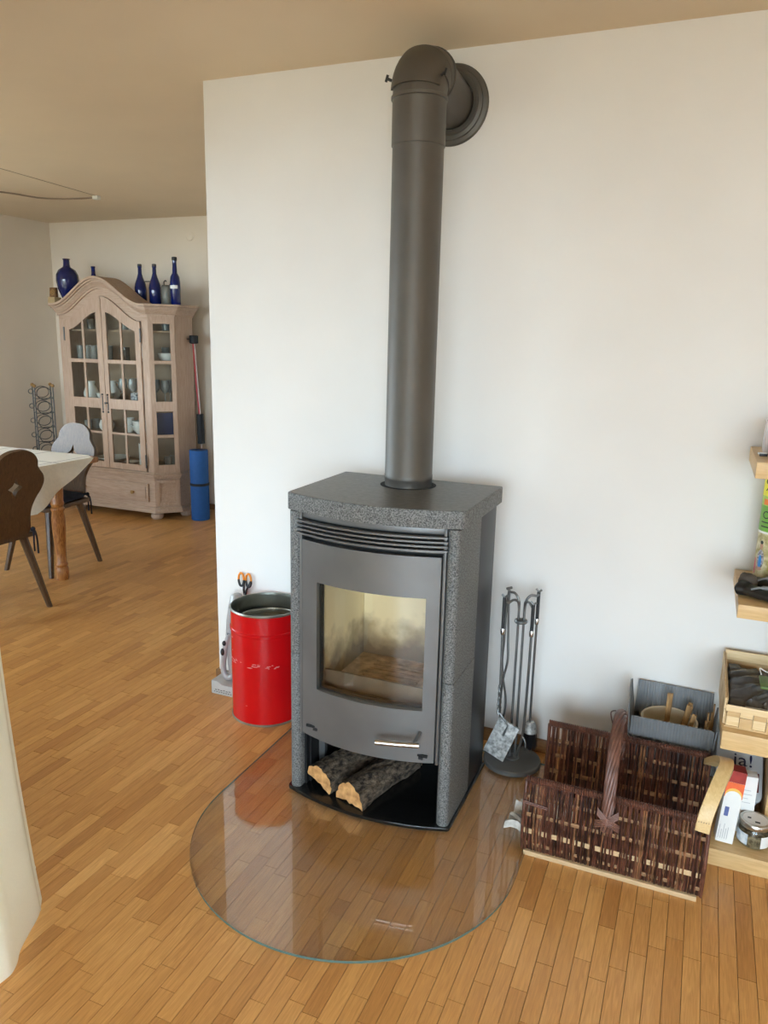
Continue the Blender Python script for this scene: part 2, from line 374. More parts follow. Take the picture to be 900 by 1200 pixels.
def thing(name, label, cat, loc=(0, 0, 0), rz=0.0, group=None, rot=None):
    o = bpy.data.objects.new(name, None); COL.objects.link(o); o.empty_display_size = 0.05
    o.location = loc; o.rotation_euler = rot if rot else (0, 0, rz)
    E_ = o.rotation_euler.to_matrix().to_4x4()
    WM[o.name] = Matrix.Translation(Vector(loc)) @ E_
    return tag(o, label, cat, group)
def stru(o, **k): o['kind'] = 'structure'; return o
def copy_tree(o, parent=None):
    c = o.copy(); COL.objects.link(c); c.parent = parent
    for ch in list(o.children): copy_tree(ch, c)
    if parent is None: WM[c.name] = c.matrix_basis.copy()
    return c
def smoothpath(pts, n=6):
    """Catmull-Rom through the points"""
    pts = [Vector(p) for p in pts]; out = []
    for i in range(len(pts) - 1):
        p0 = pts[max(i - 1, 0)]; p1 = pts[i]; p2 = pts[i + 1]; p3 = pts[min(i + 2, len(pts) - 1)]
        for k in range(n):
            t = k / n
            out.append(0.5 * ((2 * p1) + (p2 - p0) * t + (2 * p0 - 5 * p1 + 4 * p2 - p3) * t * t + (3 * p1 - p0 - 3 * p2 + p3) * t ** 3))
    out.append(pts[-1]); return out
def holed_plate(outer, holes, t, axis='y', mats=None):
    """flat plate with holes: 2-D loops (a, b) extruded by t; returns MB in (a, 0..t, b)"""
    bm = bmesh.new(); edges = []
    for loop in [outer] + holes:
        vs = [bm.verts.new((p[0], 0, p[1])) for p in loop]
        edges += [bm.edges.new((vs[i], vs[(i + 1) % len(vs)])) for i in range(len(vs))]
    bmesh.ops.triangle_fill(bm, use_beauty=True, use_dissolve=False, edges=edges)
    r = bmesh.ops.extrude_face_region(bm, geom=list(bm.faces))
    for e in r['geom']:
        if isinstance(e, bmesh.types.BMVert): e.co.y += t
    bm.verts.ensure_lookup_table(); bm.verts.index_update()
    mb = MB(); mb.add([v.co.copy() for v in bm.verts], [tuple(v.index for v in f.verts) for f in bm.faces]); bm.free()
    return mb
def text_mb(txt, size, extr=0.0004):
    cu = bpy.data.curves.new('lettering', 'FONT'); cu.body = txt; cu.size = size; cu.extrude = extr; cu.align_x = 'LEFT'; cu.resolution_u = 2
    ob = bpy.data.objects.new('lettering_tmp', cu); COL.objects.link(ob)
    dg = bpy.context.evaluated_depsgraph_get(); me = bpy.data.meshes.new_from_object(ob.evaluated_get(dg))
    mb = MB(); mb.add([v.co.copy() for v in me.vertices], [tuple(p.vertices) for p in me.polygons])
    bpy.data.objects.remove(ob); bpy.data.meshes.remove(me); bpy.data.curves.remove(cu)
    return mb

# ------------------------------------------------------------------ the room
YW = 2.70; XE = -1.92; YF = 5.58; XL = -5.70; ZC = 2.50
sub = stru(MB().box(XL - .2, 2.8, -3.0, YF + .2, -0.12, -0.0100).build('floor', 'subfloor', smooth=0))
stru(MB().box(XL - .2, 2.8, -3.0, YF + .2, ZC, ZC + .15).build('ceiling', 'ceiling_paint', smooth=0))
stru(MB().box(XE, 2.8, YW, YW + .14, -0.01, ZC).build('wall_back', 'plaster', smooth=0))
stru(MB().box(XL - .2, -0.6, YF, YF + .2, -0.01, ZC).build('wall_far', 'plaster_warm_bounce', smooth=0))
stru(MB().box(2.6, 2.8, -3.0, YW, -0.01, ZC).build('wall_right', 'plaster', smooth=0))
stru(MB().box(-0.8, -0.6, YW + .14, YF, -0.01, ZC).build('wall_passage', 'plaster', smooth=0))
def wall_with_opening(name, axis, a0, a1, b0, b1, o0, o1, z0, z1):
    """wall slab running along axis x or y with one opening"""
    mb = MB()
    def bx(p0, p1, q0, q1):
        if axis == 'x': mb.box(p0, p1, b0, b1, q0, q1)
        else: mb.box(b0, b1, p0, p1, q0, q1)
    bx(a0, o0, -0.01, ZC); bx(o1, a1, -0.01, ZC); bx(o0, o1, z1, ZC)
    if z0 > 0.02: bx(o0, o1, -0.01, z0)
    return stru(mb.build(name, 'plaster_warm_bounce' if name == 'wall_left' else 'plaster', smooth=0))
wall_with_opening('wall_left', 'y', 1.1, YF, XL - .2, XL, 1.75, 3.15, 0.9, 2.1)
wall_with_opening('wall_front', 'x', -2.0, 2.8, -3.0, -2.8, -0.9, 2.1, 0.1, 2.2)
wall_with_opening('wall_balcony', 'y', -2.8, 1.3, -2.0, -1.8, -0.40, 1.0, 0.05, 2.15)
wall_with_opening('wall_dining', 'x', XL, -2.0, 1.1, 1.3, -5.4, -2.9, 0.4, 2.25)
def window(name, axis, o0, o1, z0, z1, b, n):
    mb = MB(); gl = []
    def bx(m, p0, p1, q0, q1, t):
        if axis == 'x': m.box(p0, p1, b - t, b + t, q0, q1)
        else: m.box(b - t, b + t, p0, p1, q0, q1)
    bx(mb, o0, o1, z0, z0 + .06, .03); bx(mb, o0, o1, z1 - .06, z1, .03)
    for i in range(n + 1):
        p = o0 + (o1 - o0) * i / n; w = .03
        bx(mb, max(o0, p - w), min(o1, p + w), z0 + .06, z1 - .06, .03)
    f = stru(mb.build(name, 'white_plastic', smooth=0))
    for i in range(n):
        g = MB(); p = o0 + (o1 - o0) * i / n; p2 = o0 + (o1 - o0) * (i + 1) / n
        bx(g, p + .03, p2 - .03, z0 + .06, z1 - .06, .003); g.build('pane', 'clear_glass', f, smooth=0)
window('window_1', 'x', -0.9, 2.1, 0.1, 2.2, -2.9, 3)
window('window_2', 'y', -0.40, 1.0, 0.05, 2.15, -1.9, 2)
window('window_3', 'x', -5.4, -2.9, 0.4, 2.25, 1.2, 3)
window('window_4_added', 'y', 1.75, 3.15, 0.9, 2.1, XL - .1, 2)  # unseen window added to brighten the dining room
pmat('bounce_slab_warm', (0.80, 0.62, 0.40), 0.9, var=0.08, scale=4, world=True)
stru(MB().box(-6.5, -2.0, -3.4, 1.09, -0.30, -0.12).build('bounce_slab', 'bounce_slab_warm', smooth=0))  # unseen slab added outside to bounce warm light up to the ceiling
stru(MB().box(-60, 60, -60, 60, -3.2, -3.0).build('ground_outside', 'outdoor_ground', smooth=0))
# skirting
stru(MB().box(XE - .012, 2.6, YW - .014, YW, 0.0, 0.052).box(XE - .012, XE, YW, YW + .154, 0, .052).build('baseboard_back', 'skirting_wood', bevel=.003))
stru(MB().box(XL, -3.97, YF - .014, YF, 0.0, 0.05).build('baseboard_far', 'skirting_wood', bevel=.003))
stru(MB().box(XL, XL + .014, 1.3, YF - .014, 0.0, 0.05).build('baseboard_left', 'skirting_wood', bevel=.003))
# flush door in the far wall beside the china cabinet
d1 = stru(MB().box(-3.86, -3.02, YF - .03, YF + .0, 0.004, 2.03).build('door_1', 'door_paint', bevel=.004))
MB().box(-3.95, -3.87, YF - .025, YF, 0, 2.10).box(-3.01, -2.93, YF - .025, YF, 0, 2.10).box(-3.87, -3.01, YF - .025, YF, 2.035, 2.10).build('door_frame', 'door_paint', d1, bevel=.004)
MB().tube([(-3.10, YF - .03, 1.02), (-3.10, YF - .08, 1.02), (-3.22, YF - .08, 1.02)], .009, 8).build('door_handle', 'brushed_steel', d1)

# parquet: narrow oak strips laid towards the stove wall
BW = 0.0433; GAP = 0.0013; LENS = [0.19, 0.215, 0.24, 0.265, 0.29]
def project(x, y, z):
    q = Vector((x, y, z - CAM_H)); d = q.dot(fw)
    if d < 0.05: return None
    return (450 + FPX * q.dot(rt) / d, 600 - FPX * q.dot(up) / d)
def region(x, y):
    if -1.80 < x < 2.6 and -2.8 < y < YW: return True
    if XL < x <= -1.80 and 1.3 < y < YF: return True
    if -1.95 < x < -0.8 and YW + .14 < y < YF: return True
    return False
boards = []
nrow = int((2.6 - XL) / BW)
for i in range(nrow):
    x0 = XL + i * BW; xc = x0 + BW / 2
    if xc < -1.86: spans = [(1.3, YF)]
    elif xc < -0.82: spans = [(-2.8, YW), (YW + .14, YF)] if xc > -1.80 else [(1.3, YW), (YW + .14, YF)]
    else: spans = [(-2.8, YW)]
    if -1.95 < xc <= -1.86: spans = [(1.3, YF)] if xc < XE else spans
    for (s0, s1) in spans:
        y = s0 - random.random() * 0.24
        while y < s1:
            L = random.choice(LENS); a = max(y, s0); b = min(y + L, s1)
            if b - a > 0.01: boards.append((x0, a, b, L if (b - a) > L - 1e-6 else 0, random.choice([0, 0, 1, 1, 2, 3, 4, 5, 5, 0, 1, 5])))
            y += L
def showing(b):
    x0, a, e, L, t = b
    if not L: return 0
    pts = [project(x, y, 0) for x, y in ((x0, a), (x0 + BW, a), (x0 + BW, e), (x0, e))]
    if any(p is None for p in pts): return 0
    cx = sum(p[0] for p in pts) / 4; cy = sum(p[1] for p in pts) / 4
    if not (0 < cx < 900 and 0 < cy < 1200): return 0
    if x0 < -1.36 and a < 1.3: return 0                                  # behind the curtain
    if -1.2 < x0 < -.6 and a > 2.0: return 0                             # under the stove
    if x0 > -.38 and a > 2.0: return 0                                   # under basket and shelves
    return abs(sum(pts[i][0] * pts[(i + 1) % 4][1] - pts[(i + 1) % 4][0] * pts[i][1] for i in range(4))) / 2
order = sorted(range(len(boards)), key=lambda k: -showing(boards[k]))
single = set(order[:300])
bmesh_cache = {}
OAKN = ['oak_strip_%d' % i for i in range(6)]
rest = MB()
for k, (x0, a, b, L, t) in enumerate(boards):
    if k in single:
        key = (L, t)
        if key not in bmesh_cache:
            bmesh_cache[key] = MB().box(GAP / 2, BW - GAP / 2, GAP / 2, L - GAP / 2, -0.0095, 0.0).mesh('oak_strip', [OAKN[t]], bevel=0.0004, smooth=0)
        o = bpy.data.objects.new('oak_strip', bmesh_cache[key]); COL.objects.link(o); o.location = (x0, a, random.uniform(-.0002, 0)); o.parent = sub
    else:
        rest.box(x0 + GAP / 2, x0 + BW - GAP / 2, a + GAP / 2, b - GAP / 2, -0.0095, random.uniform(-.0002, 0), t)
ro = rest.build('oak_strips', OAKN, sub, smooth=0); ro['kind'] = 'stuff'

# ------------------------------------------------------------------ the wood stove
CX = -0.903
def arcfront(x0, x1, ye, bulge, n=20):
    c = (x0 + x1) / 2; h = (x1 - x0) / 2
    return [(x0 + (x1 - x0) * i / n, ye - bulge * (1 - ((x0 + (x1 - x0) * i / n - c) / h) ** 2)) for i in range(n + 1)]
def outline(x0, x1, yb, ye, bulge, r=.015):
    """plan outline with curved front and softened front corners"""
    p = arcfront(x0 + r, x1 - r, ye, bulge)
    cor_r = [(x1 - r + r * math.sin(a), ye + r - r * math.cos(a)) for a in (R(30), R(60), R(90))]
    cor_l = [(x0 + r - r * math.sin(a), ye + r - r * math.cos(a)) for a in (R(90), R(60), R(30))]
    return cor_l + p + cor_r + [(x1, yb), (x0, yb)]
ZB = 0.008
st = thing('wood_stove', 'tall grey steel wood stove clad in soapstone with a curved glass door', 'stove', (CX, 2.27, ZB))
MB().prism(outline(-1.198, -.608, 2.495, 2.062, .05), ZB, .020).build('base_plate', 'black_gloss', st, bevel=.002)
def column(x0, x1, z0, z1):
    r = .0175; p = [(x0, 2.30), (x0, 2.066 + r)]
    for a in range(1, 8): p.append(((x0 + x1) / 2 - (x1 - x0) / 2 * math.cos(PI * a / 8), 2.066 + r - r * math.sin(PI * a / 8)))
    p += [(x1, 2.066 + r), (x1, 2.30)]
    return MB().prism(p, z0, z1)
for (x0, x1) in ((-1.190, -1.150), (-.656, -.616)):
    for (z0, z1) in ((.020, .5145), (.5165, 1.003)):
        column(x0, x1, z0, z1).build('soapstone_cladding', 'soapstone', st, bevel=.0015)
lid = MB().prism(outline(-1.203, -.605, 2.515, 2.075, .058, .018), 1.005, 1.060).build('top_slab', ['soapstone'], st, bevel=.003)
MB().prism(outline(-1.2005, -.6075, 2.5125, 2.078, .0575, .018), 1.0598, 1.0606).build('top_face', 'soapstone_polished', lid)
MB().lathe([(.0, 1.0602), (.096, 1.0602), (.096, 1.0612), (0, 1.0612)], (CX, 2.385, 0), 36).build('flue_shade_disc', 'soot_and_gap_black', lid)  # flat black disc painting the shade in the gap round the pipe
for (x0, x1) in ((-1.190, -1.180), (-.626, -.616)):
    MB().box(x0 + .001, x1 - .001, 2.3012, 2.49, .020, 1.003).build('side_panel', 'black_steel', st, bevel=.001)
MB().box(-1.18, -.626, 2.482, 2.49, .020, 1.003).build('rear_panel', 'black_steel', st)
# carcass: inner sides, compartment roof, top
MB().box(-1.150, -1.142, 2.10, 2.48, .020, 1.0).box(-.664, -.656, 2.10, 2.48, .020, 1.0).box(-1.142, -.664, 2.10, 2.48, .262, .275).box(-1.142, -.664, 2.12, 2.48, .985, 1.0).build('carcass', 'black_steel', st)
# grey front frame round the door and under the lid
fr = MB()
for (x0, x1) in ((-1.150, -1.1415), (-.6645, -.656)): fr.box(x0, x1, 2.068, 2.11, .232, 1.003)
fr.prism(arcfront(-1.1415, -.6645, 2.076, .044) + [(-.6645, 2.12), (-1.1415, 2.12)], .9855, 1.003)
fr.prism(arcfront(-1.1415, -.6645, 2.072, .044) + [(-.6645, 2.12), (-1.1415, 2.12)], .927, .933)
fr.build('front_frame', 'grey_steel', st, bevel=.0008)
MB().prism(arcfront(-1.1412, -.6648, 2.086, .046) + [(-.6648, 2.115), (-1.1412, 2.115)], .9335, .985).build('vent_shade_fill', 'soot_and_gap_black', st)  # solid black filler painting the shade between the vent slats
MB().prism(arcfront(-1.1412, -.6648, 2.092, .046) + [(-.6648, 2.111), (-1.1412, 2.111)], .90, .9265).build('door_shade_fill', 'soot_and_gap_black', st)  # black strip in place of the shaded gap above the door
for z in (.938, .9515, .965, .9785):
    MB().prism(arcfront(-1.156, -.650, 2.058, .050) + [(-.650, 2.072), (-.65 - .003, 2.074)] + arcfront(-1.153, -.653, 2.074, .048)[::-1], z - .0026, z + .0026).build('vent_slat', 'grey_steel', st, smooth=30)
# door: curved sheet with a window
DX0, DX1, DZ0, DZ1 = -1.137, -.668, .240, .917
GX0, GX1, GZ0, GZ1 = -1.073, -.707, .418, .787
def yd(x, off=0.0):
    h = (DX1 - DX0) / 2; c = (DX0 + DX1) / 2
    return 2.062 - .046 * (1 - ((x - c) / h) ** 2) + off
def curved_panel(mb, x0, x1, z0, z1, off, th, n=16):
    xs = [x0 + (x1 - x0) * i / n for i in range(n + 1)]
    rows = []
    for (o, z) in ((off, z0), (off, z1), (off + th, z1), (off + th, z0)):
        rows.append([(x, yd(x, o), z) for x in xs])
    ring = rows + [rows[0]]
    mb.grid(ring)
    for e in (0, -1): mb.add([r[e] for r in rows], [(0, 1, 2, 3)])
dmb = MB()
curved_panel(dmb, DX0, GX0, DZ0, DZ1, 0, .022); curved_panel(dmb, GX1, DX1, DZ0, DZ1, 0, .022)
curved_panel(dmb, GX0, GX1, DZ0, GZ0, 0, .022); curved_panel(dmb, GX0, GX1, GZ1, DZ1, 0, .022)
door = dmb.build('stove_door', 'grey_steel', st, smooth=50)
g = MB(); curved_panel(g, GX0, GX1, GZ0, GZ1, .014, .004); g.build('glass_pane', 'stove_glass', door)
# inner door frame seen through the glass edge
g = MB(); curved_panel(g, GX0 - .02, GX0 + .006, GZ0 - .02, GZ1 + .02, .0225, .02); curved_panel(g, GX1 - .002, GX1 + .02, GZ0 - .02, GZ1 + .02, .0225, .02)
curved_panel(g, GX0 + .006, GX1 - .002, GZ0 - .02, GZ0 + .004, .0225, .02); g.build('door_inner_frame', 'soot_and_gap_black', door)
hb = MB().tube([(-.828, 1.964, .3265), (-.762, 1.976, .329), (-.694, 1.994, .3315)], .0085, 14).build('handle', 'brushed_steel', door, smooth=50)
MB().tube([(-.711, 1.990, .333), (-.711, yd(-.711), .345)], .0065, 10).build('handle_post', 'grey_steel', hb)
for (x, z) in ((-1.085, .279), (-.712, .266)):
    sl = MB().box(x - .028, x + .028, yd(x) - .0015, yd(x) + .004, z - .004, z + .004).build('latch_slot', 'soot_and_gap_black', door)
    MB().box(x + .001, x + .016, yd(x) - .009, yd(x) + .002, z - .009, z - .001).build('latch_pin', 'tool_black', sl, bevel=.001)
# firebox
MB().box(-1.092, -1.080, 2.115, 2.43, .38, .88).build('fire_brick', 'fireclay', st)
MB().box(-.720, -.708, 2.115, 2.43, .38, .88).build('fire_brick', 'fireclay', st)
MB().box(-1.080, -.802, 2.43, 2.445, .38, .88).build('fire_brick', 'fireclay', st, bevel=.0015)
MB().box(-.800, -.720, 2.43, 2.445, .38, .88).build('fire_brick', 'fireclay', st, bevel=.0015)
MB().box(-1.080, -.720, 2.115, 2.43, .88, .89).build('baffle_plate', 'fireclay', st)
MB().box(-1.080, -.720, 2.115, 2.43, .385, .398).build('firebox_floor', 'fire_floor', st)
gr = MB()
for i in range(7): gr.box(-1.0 + .0, -.80, 2.18 + i * .032, 2.196 + i * .032, .398, .404)
gr.build('grate', 'fire_floor', st, bevel=.001)
MB().box(-1.079, -.721, 2.108, 2.116, .400, .462).build('log_retainer', 'retainer_steel', st, bevel=.001)
MB().box(-1.14, -1.092, 2.112, 2.12, .275, .985).box(-.708, -.666, 2.112, 2.12, .275, .985).box(-1.092, -.708, 2.112, 2.12, .275, .395).box(-1.092, -.708, 2.112, 2.12, .86, .985).build('firebox_front', 'soot_and_gap_black', st)
# rails inside the log compartment
MB().box(-1.141, -1.134, 2.12, 2.16, .0205, .262).build('compartment_rail', 'black_steel', st)
MB().box(-1.141, -1.118, 2.19, 2.21, .0205, .262).build('compartment_rail', 'grey_steel', st)

# flue pipe
PR = .0805; PY = 2.385
fp = thing('flue_pipe', 'tall dark grey stove flue pipe elbowing into the white wall', 'flue pipe', (CX, PY, 1.0614))
MB().lathe([(PR, 1.0614), (PR, 1.082), (PR + .0012, 1.084), (PR + .0012, 1.098), (PR, 1.10), (PR, 2.14), (PR - .01, 2.14)], (CX, PY, 0), 48).build('pipe_tube', 'pipe_steel', fp)
MB().lathe([(PR + .0005, 2.126), (PR + .003, 2.127), (PR + .003, 2.256), (PR + .007, 2.258), (PR + .007, 2.266), (PR + .003, 2.268), (PR - .02, 2.268)], (CX, PY, 0), 48).build('pipe_collar', 'pipe_steel', fp)
ZA, RB = 2.266, .080
def elbow_ring(th, r, y_c=PY + RB, n=40, lo=0, hi=360):
    """ring of the elbow at bend angle th (0 = vertical pipe, 90 = into the wall)"""
    cy, cz = y_c - RB * math.cos(th), ZA + RB * math.sin(th)
    rad = Vector((0, -math.cos(th), math.sin(th))); xx = Vector((1, 0, 0))
    return [Vector((CX, cy, cz)) + (xx * math.cos(R(lo + (hi - lo) * k / n)) + rad * math.sin(R(lo + (hi - lo) * k / n))) * r for k in range(n if hi - lo == 360 else n + 1)]
segs = [(0, 32, .0), (32, 62, .002), (62, 90, .0)]
for (a, b, dr) in segs:
    m = MB(); rows = []
    for i in range(5):
        rows.append(elbow_ring(R(a + (b - a) * i / 4), PR + .003 + dr))
    m.grid(rows, close=True); m.build('elbow_segment', 'pipe_steel', fp, smooth=60)
for a in (32, 62):
    m = MB(); m.grid([elbow_ring(R(a - 1.2), PR + .003), elbow_ring(R(a - 1), PR + .0065), elbow_ring(R(a + 1), PR + .0065), elbow_ring(R(a + 1.2), PR + .003)], close=True)
    m.build('elbow_seam', 'pipe_steel', fp, smooth=60)
# inspection hatch on the outside of the bend
m = MB(); rows = [elbow_ring(R(a), PR + .010, lo=28, hi=152, n=24) for a in (8, 16, 24, 32, 40, 48, 56)]
m.grid(rows); inn = [elbow_ring(R(a), PR + .003, lo=28, hi=152, n=24) for a in (8, 56)]
m.grid([rows[0], inn[0]]); m.grid([rows[-1], inn[1]]); m.grid([[r[0] for r in rows], [elbow_ring(R(a), PR + .003, lo=28, hi=152, n=24)[0] for a in (8, 16, 24, 32, 40, 48, 56)]])
m.grid([[r[-1] for r in rows], [elbow_ring(R(a), PR + .003, lo=28, hi=152, n=24)[-1] for a in (8, 16, 24, 32, 40, 48, 56)]])
hat = m.build('inspection_hatch', 'pipe_steel', fp, smooth=50)
for sx in (-1, 1):
    c = elbow_ring(R(22), PR + .01, lo=28 if sx > 0 else 152, hi=29 if sx > 0 else 153, n=1)[0]
    MB().tube([c, c + Vector((sx * .014, -.006, .006))], .0045, 8).obox(c + Vector((sx * .014, -.006, .006)), Vector((0.3, 0, .95)).normalized(), Vector((0, 1, 0)), Vector((.95, 0, -.3)).normalized(), .010, .003, .003).build('wing_screw', 'tool_black', hat)
ZD = 2.326
MB().tube([(CX, PY + RB - .002, ZA + RB), (CX, 2.60, ZA + RB - .012), (CX, 2.69, ZD)], PR - .001, 44).build('wall_duct', 'pipe_steel', fp)
m = MB(); m.grid([elbow_ring(R(89), PR + .003), elbow_ring(R(89), PR + .008), elbow_ring(R(93), PR + .008), elbow_ring(R(93), PR - .002)], close=True); m.build('elbow_seam', 'pipe_steel', fp, smooth=30)
MB().lathe([(PR + .003, 2.672), (.098, 2.671), (.101, 2.677), (.112, 2.680), (.114, 2.686), (.126, 2.689), (.130, 2.694), (.130, 2.6995), (.08, 2.6995)], (CX, 0, ZD), 56, axis='y').build('wall_rosette', 'pipe_steel', fp, smooth=25)

# glass hearth plate under the stove
gx0, gx1, gyc = -1.395, -.363, 1.945
gp = [(gx0, 2.60)]; rr = (gx1 - gx0) / 2; gc = (gx0 + gx1) / 2
for i in range(49):
    a = PI + PI * i / 48; gp.append((gc + rr * math.cos(a), gyc + rr * math.sin(a)))
gp.append((gx1, 2.60))
gm = MB().prism(gp, .0003, ZB - .0002)
gm.m = [0, 0] + [1] * len(gp)
gpl = gm.build('hearth_plate', ['hearth_glass', 'glass_edge'], smooth=30, origin=None)
tag(gpl, 'clear glass floor plate with rounded front under the stove', 'hearth plate')

# ------------------------------------------------------------------ two split logs in the stove's wood compartment
def log(label, x, y, z, length, rz, rad, lo, hi, seed, tiltx=0.0):
    rnd = random.Random(seed); ns = 26; na = 26
    t = thing('firewood_log', label, 'log', (x, y, z), rz, 'split logs in the stove')
    ph = [rnd.uniform(0, 6) for _ in range(6)]
    def sec(s):
        out = []
        for k in range(na + 1):
            a = R(lo + (hi - lo) * k / na); r = rad * (1 + .05 * math.sin(3 * a + ph[0] + 4 * s) + .04 * math.sin(7 * a + ph[1] + 9 * s) + .03 * math.sin(13 * a + ph[2] + 15 * s) + rnd.uniform(-.035, .035))
            out.append((r * math.cos(a), r * math.sin(a)))
        b = out[0]; e = out[-1]
        for k in range(1, 8):
            f = k / 8; out.append((e[0] + (b[0] - e[0]) * f + rnd.uniform(-.003, .003), e[1] + (b[1] - e[1]) * f + .010 * math.sin(PI * f) * (1 if k % 2 else .3) + rnd.uniform(-.003, .003)))
        return out
    secs = [sec(i / ns) for i in range(ns + 1)]
    zmin = min(q[1] for s in secs for q in s)
    rows = [[Vector((q[0] + .006 * math.sin(3 * i / ns + ph[3]), length * i / ns, q[1] - zmin)) for q in s] for i, s in enumerate(secs)]
    MB().grid(rows, close=True).build('bark', 'bark', t, smooth=60, local=True)
    for i in (0, -1):
        n = len(rows[i]); c = sum(rows[i], Vector()) / n; dy = Vector((0, -.0015 if i == 0 else .0015, 0))
        MB().add([c + dy] + [p + dy * .6 for p in rows[i]], [(0, 1 + k, 1 + (k + 1) % n) for k in range(n)]).build('cut_end', 'cut_wood', t, smooth=0, local=True)
    return t
log('left split log with bark, slanting back in the stove compartment', -1.083, 2.082, .0205, .30, R(-17), .057, -28, 168, 3)
log('right split log with rough bark and jagged orange cut end', -.957, 2.052, .0205, .33, R(-17), .058, -16, 196, 11)

# ------------------------------------------------------------------ red bin, inner tin
BX, BY, BR = -1.566, 2.536, .145
bn = thing('red_bin', 'tall red enamelled metal bin beside the stove', 'bin', (BX, BY, 0))
body = MB().lathe([(0, .002), (BR - .004, .002), (BR, .006), (BR, .378), (BR + .0035, .382), (BR + .0035, .390), (BR, .394), (BR, .468)], (BX, BY, 0), 56).build('bin_body', 'red_enamel', bn)
MB().lathe([(BR - .002, .468), (BR - .0025, .02), (0, .02)], (BX, BY, 0), 56).build('bin_lining', 'bare_tin', bn)
MB().lathe([(BR - .003, .466), (BR + .003, .466), (BR + .0042, .470), (BR + .002, .4745), (BR - .002, .4745), (BR - .003, .466)], (BX, BY, 0), 56).build('bin_rim', 'bare_tin', bn)
MB().lathe([(BR + .0002, .0), (BR + .003, .0), (BR + .003, .006), (BR, .008)], (BX, BY, 0), 56).build('bin_foot_ring', 'bare_tin', bn)
sc_ = MB()
for i in range(38):
    a = R(random.uniform(205, 320)); z = .262 + random.uniform(-.008, .008) + .004 * math.sin(a * 9); l = random.uniform(.002, .009)
    if random.random() < .18: z = random.uniform(.05, .36)
    d = Vector((math.cos(a), math.sin(a), 0)); t_ = Vector((-math.sin(a), math.cos(a), 0))
    c = Vector((BX, BY, z)) + d * (BR + .0002)
    sc_.obox(c, t_, d, Vector((0, 0, 1)), l, .0003, random.uniform(.0004, .0011))
sc_.build('paint_scratches', 'bin_scratch', body, smooth=0)['kind'] = 'stuff'
it = thing('metal_tin', 'bare metal tin standing inside the red bin', 'tin', (BX + .008, BY, .021))
MB().lathe([(0, .022), (.126, .022), (.128, .025), (.128, .405), (.131, .409), (.131, .413), (.127, .415), (.124, .410), (.124, .392), (0, .392)], (BX + .008, BY, 0), 48).build('tin_body', 'bare_tin', it)

# ------------------------------------------------------------------ hand vacuum with dock, scissors
dk = thing('charging_dock', 'grey charging dock on the floor by the wall end', 'dock', (-1.80, 2.62, 0))
MB().prism([(-1.872, .0), (-1.735, .0), (-1.735, .050), (-1.815, .048), (-1.838, .062), (-1.872, .062)], 2.566, 2.672, axis='y').build('dock_body', 'grey_plastic', dk, bevel=.004)
lg = MB()
for i in range(6): lg.box(-1.852 + i * .014, -1.843 + i * .014, 2.5652, 2.566, .020 + .002 * (i % 2), .023 + .002 * (i % 2))
for i in range(8): lg.box(-1.858 + i * .012, -1.851 + i * .012, 2.5652, 2.566, .011, .014)
lg.build('dock_print', 'tool_black', dk, smooth=0)
hv = thing('hand_vacuum', 'silver handheld vacuum standing nose up behind the red bin', 'vacuum', (-1.79, 2.62, .064))
rows = []
for (z, x, rx, ry) in ((.066, -1.772, .020, .028), (.12, -1.772, .020, .032), (.20, -1.775, .026, .036), (.27, -1.772, .030, .038), (.34, -1.765, .031, .038), (.40, -1.757, .029, .034), (.45, -1.750, .024, .026), (.458, -1.749, .012, .014)):
    rows.append([Vector((x - .022 + rx * math.cos(2 * PI * k / 20), 2.630 + ry * math.sin(2 * PI * k / 20), z)) for k in range(20)])
m = MB().grid(rows, close=True); m.add([q for q in rows[0]], [tuple(range(20))]); m.add([q for q in rows[-1]], [tuple(range(20))])
vb = m.build('vacuum_body', 'silver_plastic', hv, smooth=60)
MB().tube(smoothpath([(-1.790, 2.60, .285), (-1.812, 2.598, .22), (-1.826, 2.597, .15), (-1.826, 2.597, .10), (-1.812, 2.597, .076), (-1.792, 2.599, .076), (-1.777, 2.601, .092)], 5), .0125, 12).build('carry_handle', 'silver_plastic', hv, smooth=60)
MB().ball((-1.812, 2.585, .238), .009, sz=1.3).build('button', 'dark_plastic', hv); MB().ball((-1.821, 2.584, .196), .009, sz=1.9).build('button', 'dark_plastic', hv)
MB().ball((-1.795, 2.589, .282), .003).build('indicator', 'dark_plastic', hv)
MB().lathe([(.031, .338), (.0325, .340), (.0325, .342), (.031, .344)], (-1.787, 2.630, 0), 20).build('nozzle_seam', 'dark_plastic', vb)
sc2 = thing('scissors', 'scissors with orange and black handles hanging on the wall', 'scissors', (-1.768, 2.69, .36))
for sx, cx_ in ((-1, -1.787), (1, -1.750)):
    pts = [(cx_ + .0135 * math.cos(2 * PI * k / 22), 2.690, .502 + .030 * math.sin(2 * PI * k / 22)) for k in range(23)]
    top = [p for p in pts[0:12]]; bot = [p for p in pts[11:]]
    MB().tube(top, .0048, 8).build('handle_top', 'orange_plastic', sc2, smooth=60); MB().tube(bot + [(cx_ - sx * .012, 2.690, .455), (cx_ - sx * .016, 2.690, .435)], .0050, 8).build('handle_grip', 'tool_black', sc2, smooth=60)
    y_ = 2.6895 + sx * .001
    MB().prism([(-1.768 + sx * .008, .445), (-1.768 - sx * .002, .445), (-1.768 - sx * .001, .36), (-1.768 + sx * .0055, .40)], y_, y_ + .0015, axis='y').build('blade', 'brushed_steel', sc2, smooth=0)
MB().tube([(-1.768, 2.683, .440), (-1.768, 2.698, .440)], .0035, 8).build('pivot', 'tool_steel', sc2)
MB().tube([(-1.7865, 2.684, .527), (-1.7865, 2.7005, .527)], .0016, 6).build('wall_nail', 'tool_steel', sc2)

